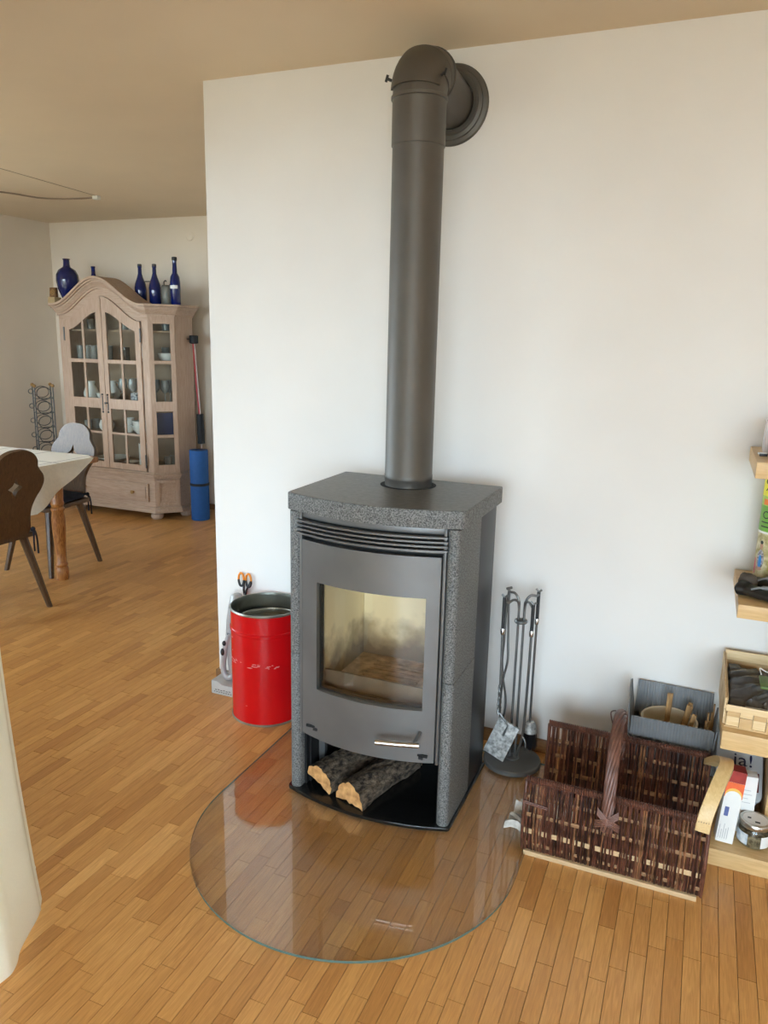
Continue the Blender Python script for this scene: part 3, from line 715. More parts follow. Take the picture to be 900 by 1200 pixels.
# ------------------------------------------------------------------ fire tools
TX, TY = -.522, 2.562
ts = thing('tool_stand', 'dark grey companion stand with round base for fire tools', 'tool stand', (TX, TY, .0082))
MB().lathe([(0, .0082), (.104, .0082), (.106, .010), (.106, .022), (.102, .026), (0, .026)], (TX, TY, 0), 48).build('round_base', 'stand_base', ts)
MB().lathe([(.026, .026), (.026, .032), (0, .032)], (TX, TY, 0), 24).build('socket', 'tool_steel', ts)
for sx in (-1, 1):
    xb = TX + sx * .010
    MB().tube(smoothpath([(xb, TY, .030), (xb, TY, .30), (xb, TY, .60), (xb + sx * .003, TY, .645), (xb + sx * .018, TY + .004, .668), (xb + sx * .038, TY + .012, .668), (xb + sx * .045, TY + .014, .675)], 6), .0046, 8).build('stand_rod', 'tool_steel', ts, smooth=60)
    MB().tube(smoothpath([(xb, TY, .61), (xb + sx * .004, TY - .004, .640), (xb + sx * .018, TY - .018, .650), (xb + sx * .034, TY - .036, .640), (xb + sx * .040, TY - .042, .648)], 6), .0046, 8).build('hook', 'tool_steel', ts, smooth=60)
MB().lathe([(.012, .563), (.022, .563), (.0245, .568), (.022, .574), (.012, .574)], (TX, TY, 0), 24).build('collar', 'tool_steel', ts)
def grip(t, x, y, ztop, zbot, col='tool_black'):
    MB().tube([(x, y, ztop - .004), (x, y, zbot)], .0062, 10).build('grip', col, t)
    MB().lathe([(0, zbot - .022), (.0075, zbot - .022), (.0085, zbot - .016), (.0085, zbot - .004), (.007, zbot), (0, zbot)], (x, y, 0), 12).build('ferrule', 'chrome', t)
    MB().tube([(x - .010, y, ztop + .006), (x, y, ztop - .004), (x + .010, y, ztop + .004)], .0042, 8).build('hanging_loop', 'tool_steel', t)
hx, hy = TX - .05, TY - .042
sh = thing('ash_shovel', 'ash shovel with square grey blade hanging on the tool stand', 'shovel', (hx, hy, .04))
grip(sh, hx - .002, hy - .012, .672, .552)
MB().tube(smoothpath([(hx - .002, hy - .012, .53), (hx, hy - .012, .42), (hx + .002, hy - .012, .33)], 4), .0048, 8).build('shaft', 'tool_steel', sh, smooth=60)
for k in range(3):
    MB().tube([(hx + .002 + .005 * math.cos(i * .55 + k * 2.1), hy - .012 + .005 * math.sin(i * .55 + k * 2.1), .335 - .115 * i / 20) for i in range(21)], .0034, 6).build('twisted_shaft', 'tool_steel', sh, smooth=60)
cz = Vector((-.060, 0, -.150)).normalized(); cxv = Vector((.94, .0, -.36)).normalized()
pc = Vector((hx + .018, hy - .022, .125)); ax = Vector((.93, -.10, -.33)).normalized(); az = Vector((-.33, -.14, -.93)); az = (az - ax * az.dot(ax)).normalized(); ay = ax.cross(az)
m = MB().obox(pc, ax, ay, az, .040, .0012, .070)
for s in (-1, 1): m.obox(pc + ax * .040 * s + ay * .005, ax, ay, az, .0012, .006, .070)
m.obox(pc - az * .070 + ay * .005, ax, ay, az, .040, .006, .0012); m.build('shovel_blade', 'galvanised', sh, bevel=.0005)
MB().tube([(hx + .004, hy - .012, .225), pc - az * .062 + ay * .002, pc - az * .02 + ay * -.003], .0045, 8).build('blade_neck', 'tool_steel', sh)
tx, ty = TX - .057, TY + .016
tg = thing('fire_tongs', 'fire tongs hanging behind the shovel on the stand', 'tongs', (tx, ty, .12))
for sx in (-1, 1):
    MB().tube(smoothpath([(tx + .004, ty + sx * .004, .672), (tx + .002 + sx * .004, ty, .60), (tx + .004 + sx * .007, ty, .48), (tx + .004 + sx * .010, ty, .40), (tx + .002, ty + sx * .003, .33), (tx + .006 - sx * .010, ty, .24), (tx + .004 - sx * .004, ty, .13)], 5), .0042, 8).build('tong_arm', 'tool_steel', tg, smooth=60)
MB().tube([(tx + .003, ty - .010, .345), (tx + .003, ty + .010, .345)], .005, 8).build('tong_pivot', 'tool_steel', tg)
MB().tube([(tx - .006, ty, .676), (tx + .014, ty, .684)], .005, 8).build('tong_top', 'tool_steel', tg)
bx_, by_ = TX + .057, TY + .020
br = thing('hearth_brush', 'hearth brush with black bristles hanging on the stand', 'brush', (bx_, by_, .06))
grip(br, bx_ - .004, by_ - .002, .686, .582)
MB().tube(smoothpath([(bx_ - .004, by_ - .002, .56), (bx_ - .006, by_ + .008, .35), (bx_ - .006, by_ + .014, .17)], 4), .0044, 8).build('shaft', 'tool_steel', br, smooth=60)
MB().lathe([(0, .17), (.013, .17), (.022, .155), (.026, .128), (0, .128)], (bx_ - .004, by_ + .016, 0), 18).build('brush_cap', 'galvanised', br)
bm_ = MB()
for i in range(120):
    a = random.uniform(0, 2 * PI); r0 = .024 * math.sqrt(random.random()); k = 1.35
    bm_.tube([(bx_ - .004 + r0 * math.cos(a), by_ + .016 + r0 * math.sin(a), .130), (bx_ - .004 + r0 * k * math.cos(a), by_ + .016 + r0 * k * math.sin(a), .066 + random.uniform(-.006, .012))], .0013, 3)
bo = bm_.build('bristles', 'tool_black', br, smooth=0); bo['kind'] = 'stuff'
kx, ky = TX + .052, TY - .040
pk = thing('fire_poker', 'fire poker with hooked tip at the front right of the stand', 'poker', (kx, ky, .033))
grip(pk, kx - .002, ky - .012, .660, .560)
MB().tube(smoothpath([(kx - .002, ky - .012, .54), (kx - .004, ky - .008, .34), (kx - .010, ky + .0, .16), (kx - .028, ky + .012, .065), (kx - .030, ky + .010, .050)], 6), .0046, 8).build('shaft', 'tool_steel', pk, smooth=60)
MB().tube(smoothpath([(kx - .012, ky + .002, .145), (kx + .002, ky - .004, .125), (kx + .004, ky - .006, .105)], 5), .0038, 8).build('poker_hook', 'tool_steel', pk, smooth=60)

# ------------------------------------------------------------------ willow log basket
KX0, KX1 = -.374, .140
bk = thing('log_basket', 'dark brown willow log basket with woven sides and arched handle', 'basket', (-.117, 2.25, 0))
ZS = [.045, .093, .150, .205]
def wallprof(side, z):
    if side < 0: return 2.082 - .022 * math.sin(PI * min(1, z / .25)) + .0
    return 2.405 + .030 * (z / .26) + .012 * math.sin(PI * min(1, z / .26))
TOP = {-1: .250, 1: .262}
for side in (-1, 1):
    m = MB(); n = 132; zt = TOP[side]; seen = -1     # both walls are seen from the -y side
    for i in range(n):
        x = KX0 + (KX1 - KX0) * (i + .5) / n
        state = [random.random() < pf for pf in (.62, .46, .58, .74)]       # passes in front of each slat?
        pts = []; jx = random.uniform(-.0014, .0014); dx = random.uniform(-.004, .004); lay = random.uniform(-.0018, .0018)
        for k in range(17):
            z = .020 + (zt - .020) * k / 16
            off = lay
            for zz, fr_ in zip(ZS, state):
                w_ = max(0, 1 - abs(z - zz) / .026); off += (.0052 * (seen if fr_ else -seen)) * w_ * w_ * (3 - 2 * w_)
            pts.append((x + jx + dx * (k / 16) + random.uniform(-.0005, .0005), wallprof(side, z) + off, z))
        m.tube(pts, random.uniform(.0020, .0030), 4, mi=random.choice([0, 0, 0, 1, 1, 1, 1, 2]), cap=False)
    o = m.build('willow_rods', ['willow_dark', 'willow_mid', 'willow_light'], bk, smooth=60); o['kind'] = 'stuff'
    for j, z in enumerate(ZS):
        h = (.006, .008, .0065, .006)[j]
        y = wallprof(side, z)
        MB().box(KX0 + .002, KX1 - .002, y - .0014, y + .0014, z - h, z + h).build('woven_slat', 'slat_wood' if (j == 1 and side < 0) else 'slat_wood_brown', bk, bevel=.0006)
    # wrapped rim
    y = wallprof(side, zt); m = MB(); N = 78 * 8
    m.tube([(KX0 + (KX1 - KX0) * k / N, y + .0095 * math.cos(2 * PI * k / 8), zt + .004 + .0095 * math.sin(2 * PI * k / 8)) for k in range(N + 1)], .0030, 4, cap=False)
    m.tube([(KX0 + .001, y, zt + .004), (KX1 - .001, y, zt + .004)], .008, 8)
    m.build('wrapped_rim', 'willow_mid', bk, smooth=60)
    # rounded ends of the wall: upright stakes
    for x in (KX0, KX1):
        MB().tube([(x, wallprof(side, z), z) for z in [.018 + (zt - .018) * k / 12 for k in range(13)]], .0052, 8).build('end_stake', 'willow_mid', bk, smooth=60)
    # pair of bindings near the left end
    m = MB()
    for q in range(2):
        m.tube([(KX0 - .004 + .075 * k / 8, wallprof(side, .19) + side * .008, .186 + .006 * q - .006 * k / 8) for k in range(9)], .0026, 6)
    m.build('end_binding', 'willow_mid', bk, smooth=60)
    ys = 2.070 if side < 0 else 2.412
    MB().box(KX0 + .006, KX1 - .010, ys, ys + .020, .0005, .016).build('runner', 'slat_wood', bk, bevel=.001)
m = MB()
for i in range(15):
    x = KX0 + .018 + i * (KX1 - KX0 - .036) / 14
    m.box(x - .015, x + .015, 2.084, 2.410, .0165, .0205)
m.build('basket_floor', 'slat_wood_brown', bk, bevel=.001)
# twisted mid handle
path = smoothpath([(-.130, 2.055, .165), (-.131, 2.064, .24), (-.133, 2.098, .34), (-.134, 2.16, .41), (-.134, 2.24, .432), (-.135, 2.33, .40), (-.136, 2.40, .34), (-.137, 2.440, .26), (-.137, 2.438, .19)], 8)
for s in range(9):
    pts = []
    for i, q in enumerate(path):
        t = (path[min(i + 1, len(path) - 1)] - path[max(i - 1, 0)]).normalized(); u = Vector((1, 0, 0)); w = t.cross(u).normalized()
        a = 2 * PI * s / 9 + i * .16
        pts.append(q + (u * math.cos(a) + w * math.sin(a)) * .0138)
    MB().tube(pts, .0049, 6).build('handle_strand', 'willow_handle', bk, smooth=60)
m = MB().tube(path, .009, 8); m.build('handle_core', 'willow_dark', bk, smooth=60)
m = MB()
for k in range(5):
    for s in (-1, 1):
        m.tube([(-.130 + s * .034, 2.052, .170 + k * .0052), (-.130, 2.040, .190 + k * .0052), (-.130 - s * .030, 2.052, .212 + k * .0052)], .0024, 6)
m.build('handle_binding', 'willow_handle', bk, smooth=60)
m = MB()
m.tube(smoothpath([(-.150, 2.43, .275), (-.165, 2.40, .33), (-.172, 2.38, .375), (-.155, 2.34, .405), (-.136, 2.33, .40)], 6), .0022, 5)
m.tube(smoothpath([(-.168, 2.43, .272), (-.158, 2.41, .31), (-.146, 2.37, .36), (-.138, 2.34, .40)], 6), .0026, 5)
m.tube(smoothpath([(-.110, 2.43, .272), (-.125, 2.40, .31), (-.150, 2.36, .36)], 6), .0024, 5)
m.build('loose_withes', 'willow_mid', bk, smooth=60)
# bent birch bow across the right end
bw = smoothpath([(.122, 2.076, .225), (.127, 2.084, .27), (.142, 2.112, .32), (.158, 2.155, .353), (.170, 2.200, .365), (.172, 2.245, .358), (.166, 2.30, .335), (.152, 2.37, .29), (.140, 2.425, .25)], 6)
m = MB(); rows = []
for i, q in enumerate(bw):
    t = (bw[min(i + 1, len(bw) - 1)] - bw[max(i - 1, 0)]).normalized(); u = Vector((1, 0, 0)); u = (u - t * u.dot(t)).normalized(); w = t.cross(u)
    rows.append([q + u * .019 + w * .009, q - u * .019 + w * .009, q - u * .019 - w * .009, q + u * .019 - w * .009])
m.grid(rows, close=True); m.add(rows[0], [(0, 1, 2, 3)]); m.add(rows[-1], [(0, 1, 2, 3)])
m.build('end_bow', 'birch', bk, bevel=.0015, smooth=50)
# newspaper poking out of the basket
nw = thing('newspaper', 'crumpled old newspaper poking out of the basket\'s left end', 'newspaper', (-.38, 2.14, .021))
for k in range(4):
    rows = []
    for i in range(9):
        rows.append([Vector((-.440 + .012 * k + .16 * i / 8, 2.098 + .022 * k + .085 * j / 5 + .01 * math.sin(i + k), .028 + .012 * k + .010 * math.sin(i * .9 + k * 2) * (1 - i / 10) + .016 * math.sin(j * 1.3 + k) * (1 if i < 3 else .5) + .012 * (8 - i) / 8 + .012)) for j in range(6)])
    MB().grid(rows).build('newspaper_sheet', 'newsprint', nw, smooth=25)

# ------------------------------------------------------------------ grey corrugated box with bowl and kindling
gb = thing('cardboard_box', 'grey corrugated cardboard box with raised flaps behind the basket', 'box', (.012, 2.565, 0))
X0, X1, Y0, Y1 = -.116, .146, 2.472, 2.668; T = .0022
MB().box(X0, X1, Y0 - T, Y0 + T, .002, .262).box(X0, X1, Y1 - T, Y1 + T, .002, .262).box(X0 - T, X0 + T, Y0 + T, Y1 - T, .002, .262).box(X1 - T, X1 + T, Y0 + T, Y1 - T, .002, .262).box(X0, X1, Y0, Y1, .0005, .004).build('box_body', 'zinc_cardboard', gb)
def flap(p, name='flap'):
    """p: four corners; extruded along its normal by T"""
    p = [Vector(q) for q in p]; n = (p[1] - p[0]).cross(p[-1] - p[0]).normalized() * T; k = len(p)
    MB().add([q - n for q in p] + [q + n for q in p], [tuple(range(k - 1, -1, -1)), tuple(range(k, 2 * k))] + [(i, (i + 1) % k, k + (i + 1) % k, k + i) for i in range(k)]).build(name, 'zinc_cardboard', gb)
flap([(X0 + .002, Y0, .2635), (X1 - .002, Y0, .2635), (X1 - .003, Y0 - .010, .335), (X1 - .012, Y0 - .011, .341), (X0 + .004, Y0 - .011, .341)])
flap([(X0 + .002, Y1, .2635), (X1 - .002, Y1, .2635), (X1 - .006, Y1 + .018, .372), (X0 + .006, Y1 + .018, .376)])
flap([(X0, Y1 - .004, .2635), (X0, Y0 + .006, .2635), (X0 - .012, Y0 + .05, .36), (X0 - .016, Y1 - .055, .402), (X0 - .014, Y1 - .03, .395)])
flap([(X1, Y1 - .006, .2635), (X1, Y0 + .006, .2635), (X1 + .006, Y0 + .012, .33), (X1 + .008, Y1 - .03, .345)])
bw2 = thing('plastic_pail', 'cream round pail sitting inside the grey cardboard box', 'pail', (.005, 2.572, .005))
MB().lathe([(0, .006), (.070, .006), (.088, .290), (.092, .292), (.093, .300), (.090, .303), (.086, .300), (.084, .288), (.068, .012), (0, .012)], (.005, 2.572, 0), 40).build('pail_body', 'cream_plastic', bw2)
KS = [((-.006, 2.575, .10), (.000, 2.615, .375), .009, .006, 'upright flat kindling stick in the middle of the pail'), ((.020, 2.572, .10), (.066, 2.60, .350), .010, .006, 'thick slanting kindling stick right of the upright one'),
      ((.030, 2.600, .12), (.068, 2.622, .350), .007, .005, 'slanting kindling stick at the back right of the pail'), ((.030, 2.545, .12), (.082, 2.545, .345), .007, .005, 'slanting kindling stick at the front right of the pail')]
for i in range(6):
    x_ = .1085 + .0065 * i; KS.append(((x_, 2.50 + .024 * i, .006), (x_ + .002, 2.505 + .025 * i, .318 + .02 * (i % 3)), .0026, .004, None))
for a, b, w1, w2, lab in KS:
    a, b = Vector(a), Vector(b); d = (b - a).normalized(); u = d.cross(Vector((0, 1, 0))).normalized(); v = d.cross(u)
    o = MB().obox((a + b) / 2, u, v, d, w1, w2, (b - a).length / 2).build('kindling_stick', 'kindling', bevel=.001, origin=a)
    tag(o, lab or 'thin kindling splint standing between the pail and the box wall', 'kindling', 'kindling in the grey box')

# ------------------------------------------------------------------ shelf unit at the right
SX0, SX1 = .152, 1.05
su = thing('shelf_unit', 'light pine open shelf unit cut off by the right frame edge', 'shelf', (.6, 2.48, 0))
def board(z0, z1, y0, nm='shelf_board'): return MB().box(SX0, SX1, y0, 2.684, z0, z1).build(nm, 'pine_shelf', su, bevel=.002)
board(.0005, .056, 2.262); board(.388, .446, 2.264); board(.785, .826, 2.300); board(1.190, 1.236, 2.318)
for x in (.310, SX1 - .03):
    for (z0, z1) in ((.0565, .3875), (.4465, .7845), (.8265, 1.1895), (1.2365, 1.70)):
        MB().box(x, x + .022, 2.40 if z0 < .4 else 2.56, 2.682, z0, z1).build('upright_panel', 'pine_shelf', su, bevel=.001)

# woven wood-chip crate on the second shelf
CR0, CR1, CY0, CY1 = .156, .300, 2.292, 2.672
wc = thing('wood_crate', 'woven pine chip crate holding a dark plastic bag', 'crate', (.23, 2.48, .4465))
MB().box(CR0, CR1, CY0, CY1, .447, .452).build('crate_floor', 'pine_crate_dark', wc)
m = MB().box(CR0, CR1, CY1 - .004, CY1, .452, .545)
m.build('crate_back', 'pine_crate_dark', wc)
for k in range(4):
    x0 = CR0 + .004 + k * .0355; x1 = min(CR1, x0 + .0345); pr = k % 2
    MB().box(x0, x1, CY0 + (.0 if pr else .003), CY0 + (.003 if pr else .006), .452, .482).build('chip_strip', 'pine_crate_dark' if pr else 'pine_crate', wc, bevel=.0006)
    MB().box(x0, x1, CY0 + (.003 if pr else .0), CY0 + (.006 if pr else .003), .4825, .506).build('chip_strip', 'pine_crate' if pr else 'pine_crate_dark', wc, bevel=.0006)
MB().box(CR0 - .001, CR1, CY0 - .004, CY0 - .0005, .500, .520).build('crate_rim', 'pine_crate', wc, bevel=.001)
MB().box(CR0, CR0 + .003, CY0 + .007, CY1 - .005, .452, .540).build('crate_side', 'pine_crate_dark', wc)
for k in range(6):
    y0 = CY0 + .010 + k * .061; o_ = .0035 if k % 2 else .0
    MB().box(CR0 - .0045, CR0 - .0005 - .0 * o_, y0, y0 + .058, .453, .497 + o_).build('side_strip', 'pine_crate_dark' if k % 2 else 'pine_crate', wc, bevel=.0006)
MB().box(CR0 - .006, CR0 - .001, CY0, CY1 - .002, .503, .546 if False else .538).build('crate_rim', 'pine_crate', wc, bevel=.001)
MB().box(CR0, CR1, CY1 - .010, CY1 - .0045, .515, .548).build('crate_rim', 'pine_crate', wc, bevel=.001)
rows = []
for i in range(28):
    u = i / 27; r = []
    for j in range(36):
        v = j / 35; x = CR0 + .008 + u * .130; y = CY0 + .085 + v * .272
        f = 9 * (v - .25 * u) + 2.2 * math.sin(2.6 * u + 1.0)
        z = .500 + .020 * math.sin(PI * v) * math.sin(PI * min(1, u * 1.2 + .1)) + .0085 * math.sin(f * 2.6) * (.4 + .6 * (1 - u)) + .004 * math.sin(f * 6 + u * 4)
        if i in (0, 27) or j in (0, 35): z -= .03
        r.append(Vector((x, y, z)))
    rows.append(r)
bgm = MB().grid(rows); bl = [Vector((CR0 + .008, CY0 + .085, .4525)), Vector((CR0 + .138, CY0 + .085, .4525)), Vector((CR0 + .138, CY0 + .357, .4525)), Vector((CR0 + .008, CY0 + .357, .4525))]
bgm.add(bl, [(0, 1, 2, 3)])
bag = bgm.build('plastic_bag', 'bag_film', smooth=70, origin=(.225, 2.5, .4525)); tag(bag, 'dark grey wrinkled plastic bag lying in the wooden crate', 'bag')
tag(MB().box(.165, .205, 2.315, 2.370, .4525, .490).build('dark_sachet', 'bag_film_red', bevel=.008, origin=(.185, 2.34, .4525)), 'small reddish dark sachet at the crate\'s front left', 'sachet')
tag(MB().box(.210, .292, 2.312, 2.352, .4525, .498).build('grey_carton', 'card_grey', bevel=.003, origin=(.25, 2.33, .4525)), 'small pale grey carton behind the crate\'s front rim', 'carton')
gk = thing('green_packet', 'green seed packet with a white tie on the dark bag', 'packet', (.275, 2.47, .53))
MB().box(.252, .298, 2.43, 2.52, .526, .535).build('packet_body', 'leaf_green', gk, bevel=.003)
MB().tube(smoothpath([(.258, 2.52, .537), (.255, 2.55, .545), (.27, 2.545, .54), (.295, 2.53, .54)], 5), .0022, 6).build('packet_tie', 'white_plastic', gk, smooth=60)

# tub with lid, carton of matches, leaflet box, jar on the bottom shelf
ZL = .0565
tb = thing('plastic_tub', 'grey lidded plastic tub tilted forward on the bottom shelf', 'tub', (.232, 2.50, ZL), rot=(R(38), 0, 0))
def tub_local():
    # local frame: x across, y up along the lid, z out of the lid
    out = []
    for (hx_, hy_, z) in ((.060, .105, 0), (.068, .115, .10)):
        r = .022; pts = []
        for (cx_, cy_, a0) in ((hx_ - r, hy_ - r, 0), (-hx_ + r, hy_ - r, 90), (-hx_ + r, -hy_ + r, 180), (hx_ - r, -hy_ + r, 270)):
            for k in range(6): pts.append(Vector((cx_ + r * math.cos(R(a0 + 18 * k)), cy_ + r * math.sin(R(a0 + 18 * k)), z)))
        out.append(pts)
    return out
tl = tub_local(); off = Vector((0, .118, .0))
rows = [[p + off for p in r] for r in tl]
m = MB().grid(rows, close=True); m.add(rows[0], [tuple(range(24))]); m.build('tub_body', 'white_plastic', tb, smooth=50, local=True)
lidp = [Vector((p.x * 1.03, p.y * 1.02, 0)) + off for p in tl[1]]
m = MB(); m.grid([[p + Vector((0, 0, .094)) for p in lidp], [p + Vector((0, 0, .106)) for p in lidp], [Vector((p.x * .97, (p.y - off.y) * .98 + off.y, p.z + .108)) for p in lidp]], close=True); m.add([Vector((p.x * .97, (p.y - off.y) * .98 + off.y, p.z + .108)) for p in lidp], [tuple(range(24))])
tlid = m.build('tub_lid', 'tub_grey', tb, smooth=40, local=True)
MB().box(-.030, .060, off.y - .085, off.y - .022, .1081, .1088).build('brown_label', 'tub_brown_print', tlid, smooth=0, local=True)
tm = text_mb('ja!', .060); tm.xform(Matrix.Translation((-.020, off.y - .006, .1087)) @ Matrix.Diagonal((1.15, 1, 1, 1))).build('lettering', 'tub_blue_print', tlid, smooth=0, local=True)
tm = MB().tube([(-.012, off.y - .045, .109), (.03, off.y - .043, .109)], .0008, 4).ball((.012, off.y - .030, .109), .0035, n=8); tm.build('label_mark', 'paper_white', tlid, smooth=0, local=True)

mx = thing('lighter_carton', 'white carton with orange and red top leaning beside the jar', 'carton', (.197, 2.325, ZL + .003), rot=(R(-4), R(4), R(4)))
MB().box(-.025, .025, -.024, .024, .0, .235).build('carton_body', 'paper_white', mx, bevel=.0012, local=True)
fy = -.0245
MB().box(-.0252, .0252, -.0243, .0243, .2352, .2362).build('carton_top', 'box_red', mx, local=True)
MB().box(-.0252, .0252, fy - .0004, fy, .200, .2352).build('red_band', 'box_red', mx, local=True)
arch = [(-.0252, .1995), (-.0252, .150)] + [(-.0235 + .0235 * (1 - math.cos(PI * k / 10)), .150 + .022 * math.sin(PI * k / 10)) for k in range(11)] + [(.0252, .150), (.0252, .1995)]
MB().prism(arch, fy - .0004, fy, axis='y').build('orange_band', 'box_orange', mx, smooth=0, local=True)
ar2 = [(-.0235 + .0235 * (1 - math.cos(PI * k / 10)), .150 + .022 * math.sin(PI * k / 10)) for k in range(11)]
MB().prism(ar2 + [(p[0] * 1.0, p[1] + .009) for p in ar2[::-1]], fy - .0007, fy - .0004, axis='y').build('yellow_glow_band', 'box_yellow', mx, smooth=0, local=True)
MB().box(-.016, -.004, fy - .0005, fy, .088, .118).build('blue_mark', 'print_blue', mx, local=True)
m = MB()
for i in range(5): m.box(-.020 + i * .006, -.0185 + i * .006, fy - .0004, fy, .012, .012 + (.045, .03, .05, .035, .04)[i])
m.build('fine_print', 'print_grey', mx, smooth=0, local=True)
MB().box(.0252, .0256, -.0243, .0243, .150, .2352).build('orange_side', 'box_orange', mx, local=True)

lf = thing('white_carton', 'plain white carton with printed lines behind the jar', 'carton', (.247, 2.405, ZL), rz=R(4))
MB().box(-.030, .030, -.020, .020, .0, .195).build('carton_body', 'paper_white', lf, bevel=.001, local=True)
m = MB()
for i, w in enumerate((.018, .0, .036, .040, .030, .038, .0, .034)):
    if w: m.box(-.022, -.022 + w, -.0204, -.020, .175 - i * .014, .1765 - i * .014)
m.build('printed_lines', 'print_grey', lf, smooth=0, local=True)

jx_, jy_ = .281, 2.345
jr = thing('glass_jar', 'squat glass jar of dried herbs with a metal lid', 'jar', (jx_, jy_, ZL))
MB().lathe([(0, ZL + .0005), (.040, ZL + .001), (.046, ZL + .008), (.047, ZL + .055), (.042, ZL + .064), (.040, ZL + .068)], (jx_, jy_, 0), 32).build('jar_glass', 'clear_glass', jr)
MB().lathe([(0, ZL + .003), (.038, ZL + .003), (.043, ZL + .010), (.043, ZL + .046), (0, ZL + .050)], (jx_, jy_, 0), 28).build('herb_filling', 'herbs', jr)
jl = MB().lathe([(.043, ZL + .064), (.0445, ZL + .066), (.0445, ZL + .079), (.042, ZL + .082), (.037, ZL + .0825), (.036, ZL + .081), (0, ZL + .081)], (jx_, jy_, 0), 36).build('jar_lid', 'brushed_steel', jr)
MB().lathe([(0, ZL + .0818), (.035, ZL + .0818), (.035, ZL + .0813)], (jx_, jy_, 0), 28).build('lid_label', 'paper_white', jl)
MB().box(jx_ - .022, jx_ - .012, jy_ - .004, jy_ + .004, ZL + .082, ZL + .0824).box(jx_ - .002, jx_ + .012, jy_ - .022, jy_ - .014, ZL + .082, ZL + .0824).build('lid_print', 'tool_black', jl)
def wrap(mb, c, r, a0, a1, z0, z1, n=10):
    rows = [[Vector((c[0] + r * math.cos(R(a0 + (a1 - a0) * k / n)), c[1] + r * math.sin(R(a0 + (a1 - a0) * k / n)), z)) for k in range(n + 1)] for z in (z0, z1)]
    return mb.grid(rows)
wrap(MB(), (jx_, jy_), .0475, 190, 246, ZL + .014, ZL + .050).build('jar_label', 'label_blue', jr); wrap(MB(), (jx_, jy_), .0475, 292, 330, ZL + .012, ZL + .050).build('jar_label', 'paper_white', jr)

# tall printed can on the middle shelf
ZM = .8265
cx_, cy_, cr_ = .249, 2.585, .050
cn = thing('tall_can', 'tall yellow and green printed can on the middle shelf', 'can', (cx_, cy_, ZM))
MB().lathe([(0, ZM + .001), (cr_ - .002, ZM + .001), (cr_, ZM + .004), (cr_, ZM + .345), (cr_ - .004, ZM + .350), (cr_ - .012, ZM + .352), (0, ZM + .352)], (cx_, cy_, 0), 36).build('can_body', 'can_photo', cn)
def band(nm, z0, z1, mt, dr=.0006, a0=0, a1=360):
    return wrap(MB(), (cx_, cy_), cr_ + dr, a0, a1, z0, z1, 36).build(nm, mt, cn)
band('yellow_band', ZM + .275, ZM + .343, 'can_yellow'); band('light_green_band', ZM + .245, ZM + .275, 'can_lightgreen'); band('green_band', ZM + .165, ZM + .245, 'can_green'); band('pale_line', ZM + .158, ZM + .165, 'paper_white')
def cantext(txt, size, a, z, mt, nm='lettering'):
    tm = text_mb(txt, size, .0003); r = cr_ + .0012
    tm.v = [Vector((cx_ + (r + p.z) * math.cos(R(a) + p.x / r), cy_ + (r + p.z) * math.sin(R(a) + p.x / r), z + p.y)) for p in tm.v]
    tm.build(nm, mt, cn, smooth=0)
cantext('%', .052, 203, ZM + .292, 'can_dark'); cantext('OST', .036, 207, ZM + .205, 'can_dark')
band('orange_word', ZM + .248, ZM + .266, 'can_orange', .0009, 205, 300)
m = MB(); wrap(m, (cx_, cy_), cr_ + .0009, 205, 300, ZM + .192, ZM + .196); wrap(m, (cx_, cy_), cr_ + .0009, 205, 300, ZM + .178, ZM + .182); m.build('small_print', 'can_dark', cn)
def patch(nm, pts, mt, dr):
    r = cr_ + dr; MB().add([(cx_ + r * math.cos(R(a)), cy_ + r * math.sin(R(a)), ZM + z) for a, z in pts], [tuple(range(len(pts)))]).build(nm, mt, cn, smooth=0)
def blob(a, z, ra, rz_, n=14): return [(a + ra * math.cos(2 * PI * k / n), z + rz_ * math.sin(2 * PI * k / n)) for k in range(n)]
patch('printed_shirt', blob(222, .075, 15, .032), 'shirt_print', .0008); patch('printed_apron', blob(222, .068, 7, .022), 'apron_print', .0011)
patch('printed_face', blob(222, .118, 6, .012), 'skin_print', .0011); patch('printed_hair', blob(222, .130, 6, .006), 'can_dark', .0013); patch('printed_arm', blob(220, .046, 13, .006), 'skin_print', .0013)
patch('printed_flowers', blob(197, .05, 7, .028), 'pink_print', .0008)

